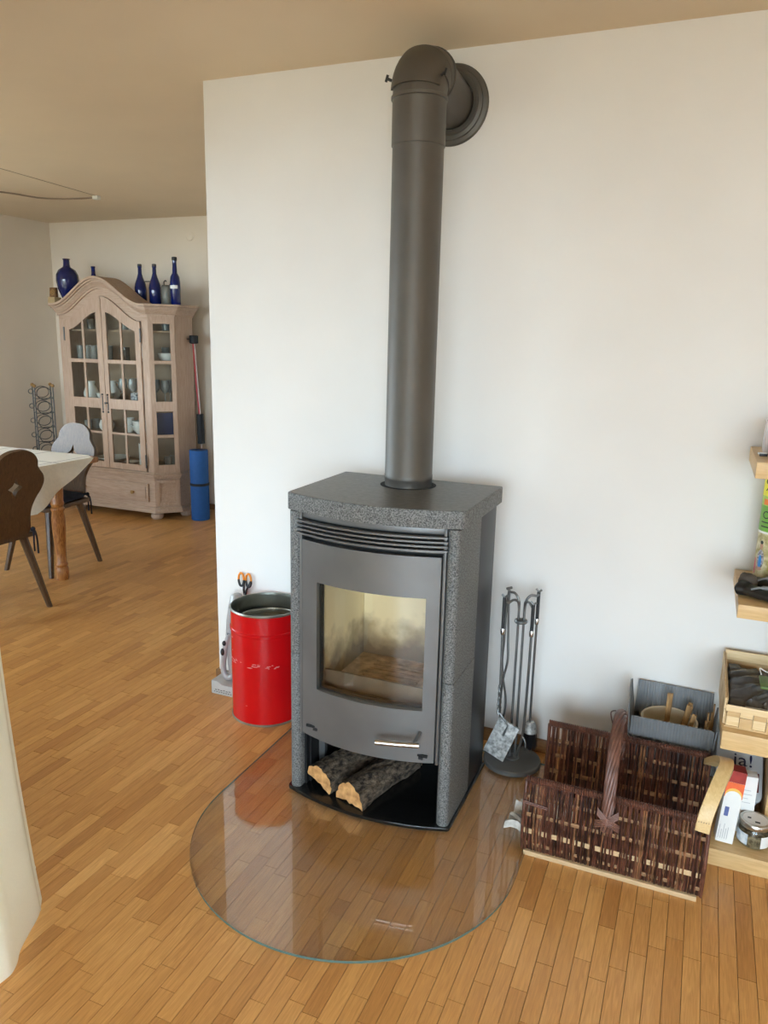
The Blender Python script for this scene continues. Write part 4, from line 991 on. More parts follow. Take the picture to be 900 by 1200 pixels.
# black work gloves lying on the middle shelf
def glove(label, loc, rz, mats):
    t = thing('work_glove', label, 'glove', loc, rz, 'gloves on the middle shelf')
    m = MB(); rows = []
    for (y, rx, rz_, zc) in ((-.05, .006, .005, .012), (-.045, .028, .012, .015), (-.02, .034, .016, .018), (.015, .032, .016, .018), (.045, .026, .017, .019), (.075, .030, .020, .022), (.080, .024, .014, .022)):
        rows.append([Vector((rx * math.cos(2 * PI * k / 18), y, zc + rz_ * math.sin(2 * PI * k / 18))) for k in range(18)])
    m.grid(rows, close=True); m.add(rows[0], [tuple(range(18))]); m.add(rows[-1], [tuple(range(18))]); m.build('glove_palm', mats[0], t, smooth=60, local=True)
    for k, (x, l) in enumerate(((-.024, .036), (-.008, .046), (.008, .043), (.022, .034))):
        m = MB(); m.tube(smoothpath([(x, -.035, .016), (x * 1.15, -.055, .020), (x * 1.2, -.05 - l * .6, .016), (x * 1.15, -.05 - l, .011)], 4), [.0095] * 9 + [.0085, .0075, .006, .003], 8); m.build('finger', mats[0], t, smooth=60, local=True)
    m = MB(); m.tube(smoothpath([(.028, .02, .018), (.046, -.002, .020), (.052, -.03, .014)], 5), [.011] * 8 + [.009, .007, .003], 8); m.build('thumb', mats[0], t, smooth=60, local=True)
    m = MB()
    m.grid([[Vector((1.06 * rx * math.cos(2 * PI * k / 18), y, .021 + 1.1 * rz_ * math.sin(2 * PI * k / 18))) for k in range(18)] for (y, rx, rz_) in ((.052, .027, .018), (.062, .029, .019), (.072, .031, .020))], close=True); m.build('cuff', mats[1], t, smooth=60, local=True)
    m = MB(); m.tube(smoothpath([(-.026, .03, .031), (-.010, .01, .0375), (.005, -.012, .037), (.02, -.025, .031)], 5), [.003] * 6 + [.006] * 4 + [.007] * 6, 6); m.build('piping', 'glove_grey', t, smooth=60, local=True)
    return t
glove('black leather work glove at the front corner of the shelf', (.222, 2.365, ZM + .0015), R(62), ('leather_black', 'leather_black'))
glove('second black glove lying folded behind the front glove', (.238, 2.475, ZM + .0015), R(80), ('leather_black', 'glove_brown'))
o = MB().lathe([(0, 0), (.020, .002), (.026, .016), (.027, .034), (.022, .050), (.010, .056), (0, .057)], (.178, 2.435, ZM + .0005), 20).build('wool_bobble', 'glove_brown', smooth=60, origin=(.178, 2.435, ZM + .0005)); tag(o, 'dark brown woolly ball at the shelf\'s left edge', 'wool ball')

# top shelf things
ZT = 1.2365
cb = thing('carved_box', 'small carved brown wooden box on the top shelf', 'box', (.255, 2.40, ZT))
MB().box(.186, .300, 2.345, 2.44, ZT, ZT + .062).build('box_body', 'carved_wood', cb, bevel=.006); MB().box(.184, .302, 2.343, 2.442, ZT + .0625, ZT + .074).build('box_lid', 'carved_wood', cb, bevel=.003)
cp = thing('clear_pack', 'clear plastic pack with a white card behind the carved box', 'pack', (.24, 2.55, ZT))
MB().box(.178, .300, 2.51, 2.60, ZT, ZT + .095).build('pack_body', 'clear_pack', cp, bevel=.004); MB().box(.186, .300, 2.506, 2.5095, ZT + .05, ZT + .085).build('card_insert', 'paper_white', cp)
sk = thing('small_clip', 'small white and dark clip lying on the top shelf', 'clip', (.172, 2.46, ZT))
MB().box(.160, .184, 2.455, 2.462, ZT + .004, ZT + .010).build('clip_bar', 'white_plastic', sk, bevel=.001); MB().box(.164, .186, 2.448, 2.4545, ZT, ZT + .007).build('clip_jaw', 'tool_black', sk, bevel=.001)

# ------------------------------------------------------------------ curtain at the left
ct = thing('curtain', 'long cream curtain hanging at the left edge', 'curtain', (-1.52, .7, .012))
plan = smoothpath([(-1.545, 1.312, 0), (-1.505, 1.264, 0), (-1.478, 1.208, 0), (-1.452, 1.155, 0), (-1.422, 1.115, 0), (-1.412, 1.075, 0), (-1.435, .99, 0), (-1.52, .93, 0), (-1.56, .86, 0), (-1.50, .78, 0), (-1.42, .72, 0), (-1.43, .64, 0), (-1.53, .58, 0), (-1.56, .50, 0), (-1.47, .42, 0), (-1.42, .34, 0), (-1.50, .26, 0), (-1.55, .18, 0)], 6)
NZ = 30
def curt(off, z0=0.0, z1=1.0):
    rows = []
    for j in range(NZ + 1):
        f = z0 + (z1 - z0) * j / NZ; z = .012 + f * 2.44; k = 1 - .55 * f - .10 * math.sin(PI * f)
        rows.append([Vector((-1.50 + (p.x + 1.50) * (1 - .35 * f) + off * .6 - .030 * math.sin(PI * min(1, f * 1.6)) , .745 + (p.y - .745) * (1 - .155 * f ** .8) + off, z)) for p in plan])
    return rows
A_ = curt(0.0); B_ = curt(-.004)
m = MB(); m.grid(A_); m.grid(B_); m.grid([A_[0], B_[0]]); m.grid([A_[-1], B_[-1]]); m.grid([[r[0] for r in A_], [r[0] for r in B_]]); m.grid([[r[-1] for r in A_], [r[-1] for r in B_]])
m.build('curtain_panel', 'curtain_cloth', ct, smooth=70)
e_ = curt(.0014); MB().grid([[r[4] for r in e_], [r[5] for r in e_]]).build('edge_seam', 'curtain_seam', ct, smooth=70)
h = curt(.0012, .0, .045); MB().grid([h[NZ], h[NZ - 2]]).build('hem_stitching', 'curtain_cloth', ct, smooth=70)
MB().box(-1.53, -1.49, -1.6, 1.30, ZC - .035, ZC - .001).build('curtain_rail', 'white_plastic', ct, bevel=.002)

# ------------------------------------------------------------------ dining table, cloth, chairs
TT = .780; TXR, TXL, TYF, TYB = -3.47, -4.95, 2.30, 3.66
tbl = thing('dining_table', 'pine dining table with turned legs under a linen cloth', 'table', (-4.2, 3.0, 0))
MB().box(TXL, TXR, TYF, TYB, TT - .035, TT).build('table_top', 'table_pine', tbl, bevel=.006)
MB().box(TXL + .12, TXR - .12, TYF + .10, TYB - .10, TT - .13, TT - .036).build('apron', 'table_pine', tbl, bevel=.003)
LP = [(.037, 0), (.040, .02), (.040, .075), (.034, .085), (.039, .10), (.030, .115), (.033, .20), (.041, .33), (.042, .40), (.035, .44), (.042, .455), (.042, .465), (.035, .475), (.041, .49), (.041, .50), (.037, .51), (.040, .56), (.042, .64)]
for (x, y) in ((TXR - .185, TYB - .18), (TXR - .185, TYF + .18), (TXL + .185, TYB - .18), (TXL + .185, TYF + .18)):
    MB().lathe(LP + [(.042, TT - .131), (0, TT - .131)], (x, y, 0), 24).build('turned_leg', 'table_pine', tbl)
tc_ = thing('tablecloth', 'pale linen tablecloth with one corner hanging over the table edge', 'tablecloth', (-4.2, 3.0, TT))
ZT2 = TT + .0035
# diamond laid over the table: clipped to the top, a corner hanging down on the right side
ap = 3.10  # y of hanging corner
top = [(TXR + .002, 2.36), (TXR + .002, 3.600), (-3.545, TYB - .004), (TXL + .05, TYB - .004), (TXL + .05, 2.36)]
MB().prism(top, TT + .0008, ZT2).build('cloth_top', 'table_linen', tc_, smooth=0)
rows = []; NYc = 36; NZc = 10
for j in range(NZc + 1):
    f = j / NZc; r = []
    for i in range(NYc + 1):
        y = 2.36 + (3.600 - 2.36) * i / NYc
        dpt = .268 * max(0, 1 - abs(y - ap) / (3.600 - ap)) if y > ap else .268 * max(0, 1 - abs(y - ap) / (ap - 2.36))
        z = ZT2 - dpt * f
        yy = y - .0 * f
        r.append(Vector((TXR + .003 + .004 * f + (.022 * f * math.sin(y * 22 + 1.0) * dpt / .268 + .012 * f) + .012 * math.sqrt(f) * (dpt > .01), yy, z)))
    rows.append(r)
m = MB().grid(rows); m.grid([[p + Vector((-.0025, 0, 0)) for p in r] for r in rows])
hang = m.build('hanging_corner', 'linen_hem', tc_, smooth=70)

def make_chair(label):
    t = thing('dining_chair', label, 'chair', (0, 0, 0), 0, 'carved farmhouse chairs')
    # local: faces -y, backrest on +y
    MB().prism([(-.17, .185), (.17, .185), (.205, -.19), (.18, -.21), (-.18, -.21), (-.205, -.19)], .425, .452).build('seat', 'chair_wood', t, bevel=.006, local=True)
    half = [(.11, 0), (.128, .03), (.120, .10), (.122, .155), (.145, .21), (.175, .255), (.190, .30), (.180, .34), (.155, .37), (.138, .395), (.136, .405), (.132, .43), (.112, .46), (.08, .483), (.04, .495), (.012, .497)]
    sp = [(p.x, p.y) for p in smoothpath([(a, b, 0) for a, b in half], 3)]
    outer = sp + [(-a, b) for a, b in sp[::-1]]
    hole = []
    for q in range(4):
        a0 = q * PI / 2; pt = (.046 * math.cos(a0), .062 * math.sin(a0)); nx = (.046 * math.cos(a0 + PI / 2), .062 * math.sin(a0 + PI / 2))
        for k in range(5):
            f = k / 5; s = 1 - .32 * math.sin(PI * f)
            hole.append(((pt[0] * (1 - f) + nx[0] * f) * s, .288 + (pt[1] * (1 - f) + nx[1] * f) * s))
    bp = holed_plate(outer, [hole], .026)
    bp.xform(Matrix.Translation((0, .160, .452)) @ Matrix.Rotation(R(-13), 4, 'X')); bp.build('backrest', 'chair_wood', t, smooth=30, local=True)
    for (sx, sy) in ((-1, -1), (1, -1), (-1, 1), (1, 1)):
        a = Vector((sx * .125, sy * .13, .424)); b = Vector((sx * .195, sy * .215, .0)); d = (b - a).normalized()
        m = MB(); rows = []
        for q, r in ((a, .024), (a + (b - a) * .5, .021), (b, .016)):
            rows.append([q + Vector((r * math.cos(2 * PI * k / 8), r * math.sin(2 * PI * k / 8), 0)) for k in range(8)])
        m.grid(rows, close=True); m.add(rows[0], [tuple(range(8))]); m.add(rows[-1], [tuple(range(8))]); m.build('leg', 'chair_wood', t, smooth=30, local=True)
    cu = MB(); rows = []
    for (z, k) in ((.453, .90), (.462, 1.0), (.482, 1.0), (.494, .93), (.496, .5)):
        rows.append([Vector((x * k, y * k - .02, z)) for x, y in ((-.16, .16), (0, .165), (.16, .16), (.18, 0), (.185, -.15), (0, -.17), (-.185, -.15), (-.18, 0))])
    cu.grid(rows, close=True); cu.add(rows[-1], [tuple(range(8))]); cush = cu.build('seat_cushion', 'navy_cloth', t, smooth=60, local=True)
    for sx in (-1, 1):
        m = MB()
        m.tube(smoothpath([(sx * .13, .15, .475), (sx * .15, .19, .465), (sx * .145, .215, .42), (sx * .150, .212, .33)], 5), .005, 6)
        m.tube(smoothpath([(sx * .13, .15, .475), (sx * .135, .20, .468), (sx * .120, .218, .40), (sx * .124, .214, .35)], 5), .005, 6)
        m.ball((sx * .140, .195, .470), .014, n=8); m.build('cushion_tie', 'navy_cloth', cush, smooth=60, local=True)
    return t
ch = make_chair('carved wooden chair behind the table, facing the camera')
ch.location = (-3.925, 3.675, 0); WM[ch.name] = Matrix.Translation(ch.location)
c2 = copy_tree(ch); c2.location = (-3.555, 2.875, 0); c2.rotation_euler = (0, 0, R(-90)); c2['label'] = 'carved wooden chair with diamond cut-out at the table end, back to the camera'

# ------------------------------------------------------------------ china cabinet
CBX = -4.612; CF, CBK = 5.00, 5.38; FH = .462; CD = .145
cab = thing('china_cabinet', 'limed wood china cabinet with arched top and glazed doors', 'cabinet', (CBX, 5.2, 0))
def cabplan(o=0.0, back=CBK):
    """plan outline (counter-clockwise from back left), offset outwards by o"""
    k = o * math.tan(R(22.5))
    return [(CBX - FH - CD - o, back), (CBX - FH - CD - o, CF + CD - k), (CBX - FH - k, CF - o), (CBX + FH + k, CF - o), (CBX + FH + CD + o, CF + CD - k), (CBX + FH + CD + o, back)]
# base
base = MB().prism(cabplan(0), .10, .372).build('cabinet_base', 'limed_wood_h', cab)
for (z0, z1, o) in ((.066, .098, .024), (.098, .114, .012), (.358, .376, .014), (.376, .396, .030), (.396, .408, .012)):
    MB().prism(cabplan(o), z0, z1).build('base_moulding', 'limed_wood_h', cab, bevel=.002)
for (x, y) in ((CBX - .42, 5.065), (CBX + .42, 5.065), (CBX + .55, 5.29), (CBX - .55, 5.29)):
    MB().lathe([(0, .001), (.040, .001), (.052, .016), (.054, .034), (.046, .052), (.034, .058), (.034, .066), (0, .066)], (x, y, 0), 24).build('bun_foot', 'limed_wood', cab)
drw = MB().box(CBX - .412, CBX + .400, CF - .018, CF - .0005, .155, .312).build('drawer', 'limed_wood_h', cab, bevel=.004)
MB().box(CBX - .390, CBX + .378, CF - .026, CF - .0185, .178, .289).build('drawer_panel', 'limed_wood_h', drw, bevel=.003)
for x in (CBX - .265, CBX + .255): MB().lathe([(.009, -.0265), (.008, -.034), (.016, -.042), (.016, -.050), (0, -.054)], (x, CF, .234), 16, axis='y').build('knob', 'brass_wood', drw)
s45 = math.sqrt(.5)
def canted(sx): # frame on the canted corner: origin mid, along, outwards
    return Vector((CBX + sx * (FH + CD / 2), CF + CD / 2, 0)), Vector((sx * s45, s45, 0)), Vector((sx * s45, -s45, 0))
ZU = Vector((0, 0, 1)); CW = CD / s45
for sx in (1, -1):
    c, al, out = canted(sx)
    m = MB()
    for (da, z0, z1, w) in ((-CW / 2 + .022, .13, .345, .014), (CW / 2 - .022, .13, .345, .014)): m.obox(c + al * da + ZU * (z0 + z1) / 2 + out * .0075, al, out, ZU, w, .0075, (z1 - z0) / 2)
    for (z0, z1) in ((.13, .155), (.32, .345)): m.obox(c + ZU * (z0 + z1) / 2 + out * .0075, al, out, ZU, CW / 2 - .036, .0075, (z1 - z0) / 2)
    m.build('corner_panel_frame', 'limed_wood', cab, bevel=.001)
# upper carcass
ZC0, ZC1 = .408, 1.70
MB().box(CBX - FH - CD + .02, CBX + FH + CD - .02, CBK - .012, CBK, ZC0, ZC1 + .06).build('back_board', 'cabinet_inside', cab)
for sx in (-1, 1):
    x = CBX + sx * (FH + CD); MB().box(x - sx * .020, x, CF + CD + .004, CBK, ZC0, ZC1).build('side_board', 'limed_wood', cab)
    # canted corner post with four panes
    c, al, out = canted(sx); m = MB(); HW = CW / 2
    def cb_(da0, da1, z0, z1, th=.010): m.obox(c + al * (da0 + da1) / 2 + ZU * (z0 + z1) / 2 - out * th, al, out, ZU, (da1 - da0) / 2, th, (z1 - z0) / 2)
    cb_(-HW, -HW + .038, ZC0, ZC1); cb_(HW - .034, HW, ZC0, ZC1)
    zs = [(ZC0, .470), (.700, .722), (.915, .995), (1.300, 1.325), (1.615, ZC1)]
    for (z0, z1) in zs: cb_(-HW + .038, HW - .034, z0, z1)
    cf = m.build('corner_frame', 'limed_wood', cab)
    for (a, b) in zip(zs[:-1], zs[1:]):
        MB().obox(c + al * .002 + ZU * (a[1] + b[0]) / 2 - out * .012, al, out, ZU, HW - .037, .0015, (b[0] - a[1]) / 2).build('pane', 'clear_glass', cf, smooth=0)
SHELF = [.440, .706, .960, 1.306, 1.560]
inn = [(CBX - FH - CD + .022, CBK - .014), (CBX - FH - CD + .022, CF + CD + .02), (CBX - FH + .012, CF + .034), (CBX + FH - .012, CF + .034), (CBX + FH + CD - .022, CF + CD + .02), (CBX + FH + CD - .022, CBK - .014)]
for z in SHELF: MB().prism(inn, z - .016, z).build('shelf', 'cabinet_inside', cab)
def ogee(x, z0, dz, half):
    d = min(1, abs(x - CBX) / half); return z0 + dz * (.5 + .5 * math.cos(PI * d))
def crown(x): return ogee(x, 1.765, .212, .46)
def doortop(x): return ogee(x, 1.628, .195, .40)
# stiles and frieze of the front (frieze follows door arch below and crown above)
for sx in (-1, 1):
    x = CBX + sx * FH; MB().box(x - sx * .066, x, CF, CF + .024, ZC0, 1.64).build('front_stile', 'limed_wood', cab)
xs = [CBX - FH + 2 * FH * k / 40 for k in range(41)]
def strip(mb, xs, zlo, zhi, y0, y1):
    rows = [[Vector((x, y0, zlo(x))) for x in xs], [Vector((x, y0, zhi(x))) for x in xs], [Vector((x, y1, zhi(x))) for x in xs], [Vector((x, y1, zlo(x))) for x in xs]]
    mb.grid(rows + [rows[0]])
    for e in (0, -1): mb.add([r[e] for r in rows], [(0, 1, 2, 3)])
    return mb
strip(MB(), xs, lambda x: (doortop(x) + .003) if abs(x - CBX) < .396 else 1.641, lambda x: crown(x) - .04, CF, CF + .024).build('frieze', 'limed_wood_h', cab, smooth=30)
# cornice: stepped moulding following the arch and the canted corners
def cornice(prof, zf):
    path = []; cp_ = cabplan(0)
    def lerp(a, b, n): return [(a[0] + (b[0] - a[0]) * k / n, a[1] + (b[1] - a[1]) * k / n) for k in range(n)]
    def pt(o):
        c_ = cabplan(o); out = []
        for i in range(5):
            out += lerp(c_[i], c_[i + 1], 44 if i == 2 else 1)
        return out + [c_[5]]
    rows = [[Vector((x, y, zf(x) + dz)) for (x, y) in pt(o)] for (o, dz) in prof]
    return rows
cfun = lambda x: crown(x) if abs(x - CBX) < FH else 1.765
m = MB(); rows = cornice([(0, -.094), (.014, -.094), (.014, -.078), (.022, -.074), (.030, -.060), (.044, -.046), (.046, -.034), (.060, -.034), (.060, -.022), (.076, -.018), (.078, 0)], cfun)
m.grid(rows)
m.build('cornice', 'limed_wood_h', cab, smooth=20)
# arched cap just behind the cornice, then the flat roof
m = MB(); xs2 = [CBX - FH - .03 + (2 * FH + .06) * k / 44 for k in range(45)]
strip(m, xs2, lambda x: cfun(x) - .010, lambda x: cfun(x) - .0005, CF - .074, CF + .14); strip(m, xs2, lambda x: 1.70, lambda x: cfun(x) - .011, CF + .025, CF + .14); m.build('arched_cap', 'limed_wood_h', cab, smooth=30)
cp7 = cabplan(.072); MB().prism([cp7[0], cp7[1], (CBX - FH, cp7[1][1] - .09), (CBX - FH, CF + .141), (CBX + FH, CF + .141), (CBX + FH, cp7[4][1] - .09), cp7[4], cp7[5]], 1.752, 1.765).prism([(CBX - FH - CD + .004, CBK), (CBX - FH - CD + .004, CF + .141), (CBX + FH + CD - .004, CF + .141), (CBX + FH + CD - .004, CBK)], 1.70, 1.7515).build('cabinet_roof', 'limed_wood_h', cab)
# doors
def make_door(x0, x1, hinge):
    yA, yB = CF - .016, CF - .001
    st_ = .050; zb = .415; cen = x1 if hinge < 0 else x0
    m = MB(); xi0, xi1 = x0 + st_, x1 - st_
    def dt(x): return doortop(x)
    def gt(x): return doortop(x) - .078 - .045 * max(0, 1 - abs(x - CBX) / .39)
    N = 10
    strip(m, [x0 + (xi0 - x0) * k / 3 for k in range(4)], lambda x: zb, dt, yA, yB); strip(m, [xi1 + (x1 - xi1) * k / 3 for k in range(4)], lambda x: zb, dt, yA, yB)
    strip(m, [xi0 + (xi1 - xi0) * k / N for k in range(N + 1)], gt, dt, yA, yB)
    m.box(xi0, xi1, yA, yB, zb, .466); m.box(xi0, xi1, yA, yB, .918, 1.000)
    d = m.build('cabinet_door', 'limed_wood', cab, smooth=30)
    xm = (xi0 + xi1) / 2; mb_ = MB()
    mb_.box(xm - .009, xm + .009, yA + .001, yB - .001, .466, .918); mb_.box(xm - .009, xm + .009, yA + .001, yB - .001, 1.000, gt(xm) + .004)
    for (z0, z1) in ((.706, .722), (1.290, 1.320)):
        mb_.box(xi0, xm - .009, yA + .001, yB - .001, z0, z1); mb_.box(xm + .009, xi1, yA + .001, yB - .001, z0, z1)
    mb_.build('glazing_bars', 'limed_wood', d)
    for (a, b) in ((xi0, xm - .009), (xm + .009, xi1)):
        for (z0, z1) in ((.466, .706), (.722, .918), (1.000, 1.290)):
            MB().box(a, b, CF - .008, CF - .006, z0, z1).build('pane', 'clear_glass', d, smooth=0)
        strip(MB(), [a + (b - a) * k / 6 for k in range(7)], lambda x: 1.320, gt, CF - .008, CF - .006).build('pane', 'clear_glass', d, smooth=0)
    xe = x0 + .026 if hinge > 0 else x1 - .026
    es = MB().box(xe - .005, xe + .005, yA - .002, yA - .0002, .900, 1.020); es.ball((xe, yA - .003, 1.032), .009, n=8); es.ball((xe, yA - .003, .888), .009, n=8); eo = es.build('escutcheon', 'iron_wire', d)
    if hinge > 0: MB().tube([(xe, yA - .002, .965), (xe, yA - .03, .965)], .004, 6).obox((xe, yA - .032, .965), Vector((1, 0, 0)), Vector((0, 1, 0)), ZU, .008, .002, .008).build('key', 'iron_wire', eo)
    xh = x1 + .004 if hinge > 0 else x0 - .004
    for z in (.50, 1.52): MB().tube([(xh, yA - .002, z - .055), (xh, yA - .002, z + .055)], .0065, 8).build('hinge', 'iron_wire', d)
make_door(CBX - .393, CBX - .0015, -1); make_door(CBX + .0015, CBX + .393, 1)
MB().box(CBX - .010, CBX + .010, CF - .022, CF - .0165, .42, 1.805).build('meeting_strip', 'limed_wood', cab, bevel=.002)

# ---- crockery and glasses in the cabinet
PROT = {}
def lathe_mesh(name, prof, mat_, n=16):
    PROT[name] = MB().lathe(prof, (0, 0, 0), n).mesh(name, [mat_], smooth=45)
lathe_mesh('tumbler', [(0, .002), (.027, .002), (.034, .12), (.032, .12), (.026, .01), (0, .01)], 'glassware')
lathe_mesh('short_tumbler', [(0, .002), (.030, .002), (.034, .085), (.032, .085), (.028, .012), (0, .012)], 'glassware')
lathe_mesh('wine_glass', [(0, 0), (.034, .001), (.034, .004), (.005, .010), (.004, .09), (.018, .10), (.036, .13), (.038, .16), (.032, .20), (.031, .20), (.036, .16), (.034, .132), (0, .105)], 'glassware')
lathe_mesh('flute_glass', [(0, 0), (.030, .001), (.030, .004), (.005, .010), (.004, .08), (.020, .10), (.026, .15), (.024, .22), (.023, .22), (.024, .15), (0, .095)], 'glassware')
lathe_mesh('tea_cup', [(0, .001), (.022, .001), (.024, .008), (.040, .030), (.045, .062), (.043, .062), (.037, .032), (0, .012)], 'china')
lathe_mesh('dark_mug', [(0, .001), (.036, .001), (.038, .005), (.038, .115), (.036, .115), (.035, .008), (0, .008)], 'dark_china')
lathe_mesh('patterned_mug', [(0, .001), (.036, .001), (.038, .005), (.038, .09), (.036, .09), (.035, .008), (0, .008)], 'blue_china')
lathe_mesh('saucer', [(0, .002), (.03, .002), (.065, .014), (.064, .017), (.03, .006), (0, .006)], 'china')
lathe_mesh('white_bowl', [(0, .001), (.035, .001), (.040, .008), (.066, .040), (.075, .075), (.072, .075), (.062, .042), (0, .014)], 'china')
lathe_mesh('china_jug', [(0, .001), (.040, .001), (.060, .03), (.064, .07), (.048, .11), (.032, .135), (.038, .165), (.035, .165), (.028, .135), (0, .10)], 'china')
lathe_mesh('teapot_belly', [(0, .001), (.038, .001), (.062, .03), (.066, .06), (.05, .095), (.026, .108), (.024, .114), (.012, .118), (.012, .128), (0, .132)], 'china')
lathe_mesh('canister', [(0, .001), (.055, .001), (.056, .004), (.056, .165), (.058, .167), (.058, .185), (0, .187)], 'paper_white')
lathe_mesh('platter', [(0, .002), (.08, .002), (.14, .03), (.139, .034), (.08, .010), (0, .010)], 'china')
def put(name, x, y, z, label, cat, group, rz=0, handle=None):
    if handle:
        t = thing(name, label, cat, (x, y, z), rz, group)
        o = bpy.data.objects.new(handle[0], PROT[name if name in PROT else handle[2]]); COL.objects.link(o); o.parent = t
        (r, zc, h, mt) = handle[1]
        MB().tube(smoothpath([(r, 0, zc + h / 2), (r + h * .45, 0, zc + h * .35), (r + h * .5, 0, zc - h * .1), (r, 0, zc - h / 2)], 5), .0045, 6).build('handle', mt, t, smooth=60, local=True)
        return t
    o = bpy.data.objects.new(name, PROT[name]); COL.objects.link(o); o.location = (x, y, z)
    tag(o, label, cat, group); return o
S0, S1, S2, S3, S4 = [z + .0005 for z in SHELF]
yb = 5.12
def cup(x, y, z, label, rz=0, group='cups in the cabinet'): return put('tea_cup', x, y, z, label, 'cup', group, rz, ('cup_body', (.041, .036, .036, 'china')))
# tall glasses behind the upper left door
for x, y in [(CBX + d, yy) for yy in (5.10, 5.20) for d in (-.345, -.272, -.199, -.126)]:
    put('tumbler', x, y, S3, 'clear tall tumbler in the %s row behind the upper left door' % ('front' if y < 5.15 else 'back'), 'glass', 'tumblers upper left')
for x in (CBX - .29, CBX - .20, CBX + .07, CBX + .15):
    put('short_tumbler', x, 5.18, S4 + 0, 'short tumbler on the topmost shelf behind the %s cabinet door' % ('left' if x < CBX else 'right'), 'glass', 'glasses on the top shelf')
for x in (CBX + .255, CBX + .325): put('short_tumbler', x, 5.15, S4, 'short tumbler on the topmost shelf at the right door\'s hinge side', 'glass', 'glasses on the top shelf')
put('dark_mug', CBX + .135, 5.10, S3, 'black mug with a white motif behind the right door', 'mug', 'mugs in the cabinet', R(-60), ('mug_body', (.038, .06, .06, 'dark_china')))
put('saucer', CBX + .300, 5.14, S3, 'lowest of the white saucers under stacked cups, upper right door', 'saucer', 'saucers')
put('saucer', CBX + .300, 5.14, S3 + .0155, 'upper white saucer directly under the stacked cups', 'saucer', 'saucers')
cup(CBX + .300, 5.14, S3 + .0225, 'lower white cup of the stack behind the upper right door', R(-30)); cup(CBX + .302, 5.14, S3 + .0625 + .023, 'upper white cup of the stack behind the upper right door', R(-60))
# second row
t = thing('china_jug', 'round white china jug behind the left door', 'jug', (CBX - .275, 5.12, S2), R(140)); o = bpy.data.objects.new('jug_body', PROT['china_jug']); COL.objects.link(o); o.parent = t
MB().tube(smoothpath([(.036, 0, .150), (.085, 0, .140), (.092, 0, .09), (.060, 0, .05)], 5), .006, 6).build('handle', 'china', t, smooth=60, local=True)
t = thing('china_jug', 'second white jug standing just behind the first, left door', 'jug', (CBX - .175, 5.27, S2), R(40)); o = bpy.data.objects.new('jug_body', PROT['china_jug']); COL.objects.link(o); o.parent = t
MB().tube(smoothpath([(.036, 0, .150), (.085, 0, .140), (.092, 0, .09), (.060, 0, .05)], 5), .006, 6).build('handle', 'china', t, smooth=60, local=True)
put('white_bowl', CBX - .115, 5.115, S2, 'white bowl beside the china jug behind the left door', 'bowl', 'bowls in the cabinet')
for x, y in ((CBX + .09, 5.10), (CBX + .16, 5.14), (CBX + .10, 5.23), (CBX + .30, 5.11), (CBX + .35, 5.20), (CBX + .27, 5.22), (CBX + .20, 5.24)):
    put('wine_glass', x, y, S2, 'clear stemmed wine glass behind the right door', 'glass', 'wine glasses right door')
put('patterned_mug', CBX + .225, 5.09, S2, 'blue patterned white mug among the wine glasses', 'mug', 'mugs in the cabinet', R(-40), ('mug_body', (.038, .05, .05, 'blue_china')))
for x, y in ((CBX - .33, 5.12), (CBX - .33, 5.21), (CBX - .25, 5.23)):
    put('flute_glass', x, y, S1 - .0, 'clear flute glass low behind the left door', 'glass', 'flutes left door') if False else put('short_tumbler', x, y, S1, 'short tumbler on the lower shelf behind the left door', 'glass', 'tumblers lower left')
# third row
t = thing('teapot', 'white teapot on the lower shelf behind the left door', 'teapot', (CBX - .125, 5.12, S1), R(150)); o = bpy.data.objects.new('pot_body', PROT['teapot_belly']); COL.objects.link(o); o.parent = t
MB().tube(smoothpath([(.055, 0, .035), (.088, 0, .055), (.095, 0, .095), (.105, 0, .105)], 5), [.012] * 8 + [.009] * 8, 8).build('spout', 'china', t, smooth=60, local=True)
MB().tube(smoothpath([(-.052, 0, .085), (-.09, 0, .085), (-.095, 0, .05), (-.06, 0, .03)], 5), .0055, 6).build('handle', 'china', t, smooth=60, local=True)
put('white_bowl', CBX + .245, 5.12, S1, 'lower white bowl of the stack behind the right door', 'bowl', 'bowls in the cabinet'); put('white_bowl', CBX + .247, 5.12, S1 + .0375, 'upper white bowl of the stack behind the right door', 'bowl', 'bowls in the cabinet')
cup(CBX + .105, 5.14, S1, 'white cup left of the stacked bowls, right door', R(100)); cup(CBX + .105, 5.14, S1 + .063, 'white cup stacked on another left of the bowls', R(160))
for x in (CBX + .335, CBX + .355): put('tumbler', x, 5.11 if x < CBX + .34 else 5.20, S1, 'tall tumbler at the right end of the lower shelf', 'glass', 'tumblers lower right')
# bottom row
t = put('canister', CBX + .265, 5.14, S0, 'tall white canister on the bottom cabinet shelf', 'canister', None)
put('platter', CBX - .14, 5.19, S0, 'white platter on the bottom shelf behind the left door', 'platter', 'platters')
put('saucer', CBX + .10, 5.15, S0, 'white saucer on the bottom shelf left of the canister', 'saucer', 'saucers')
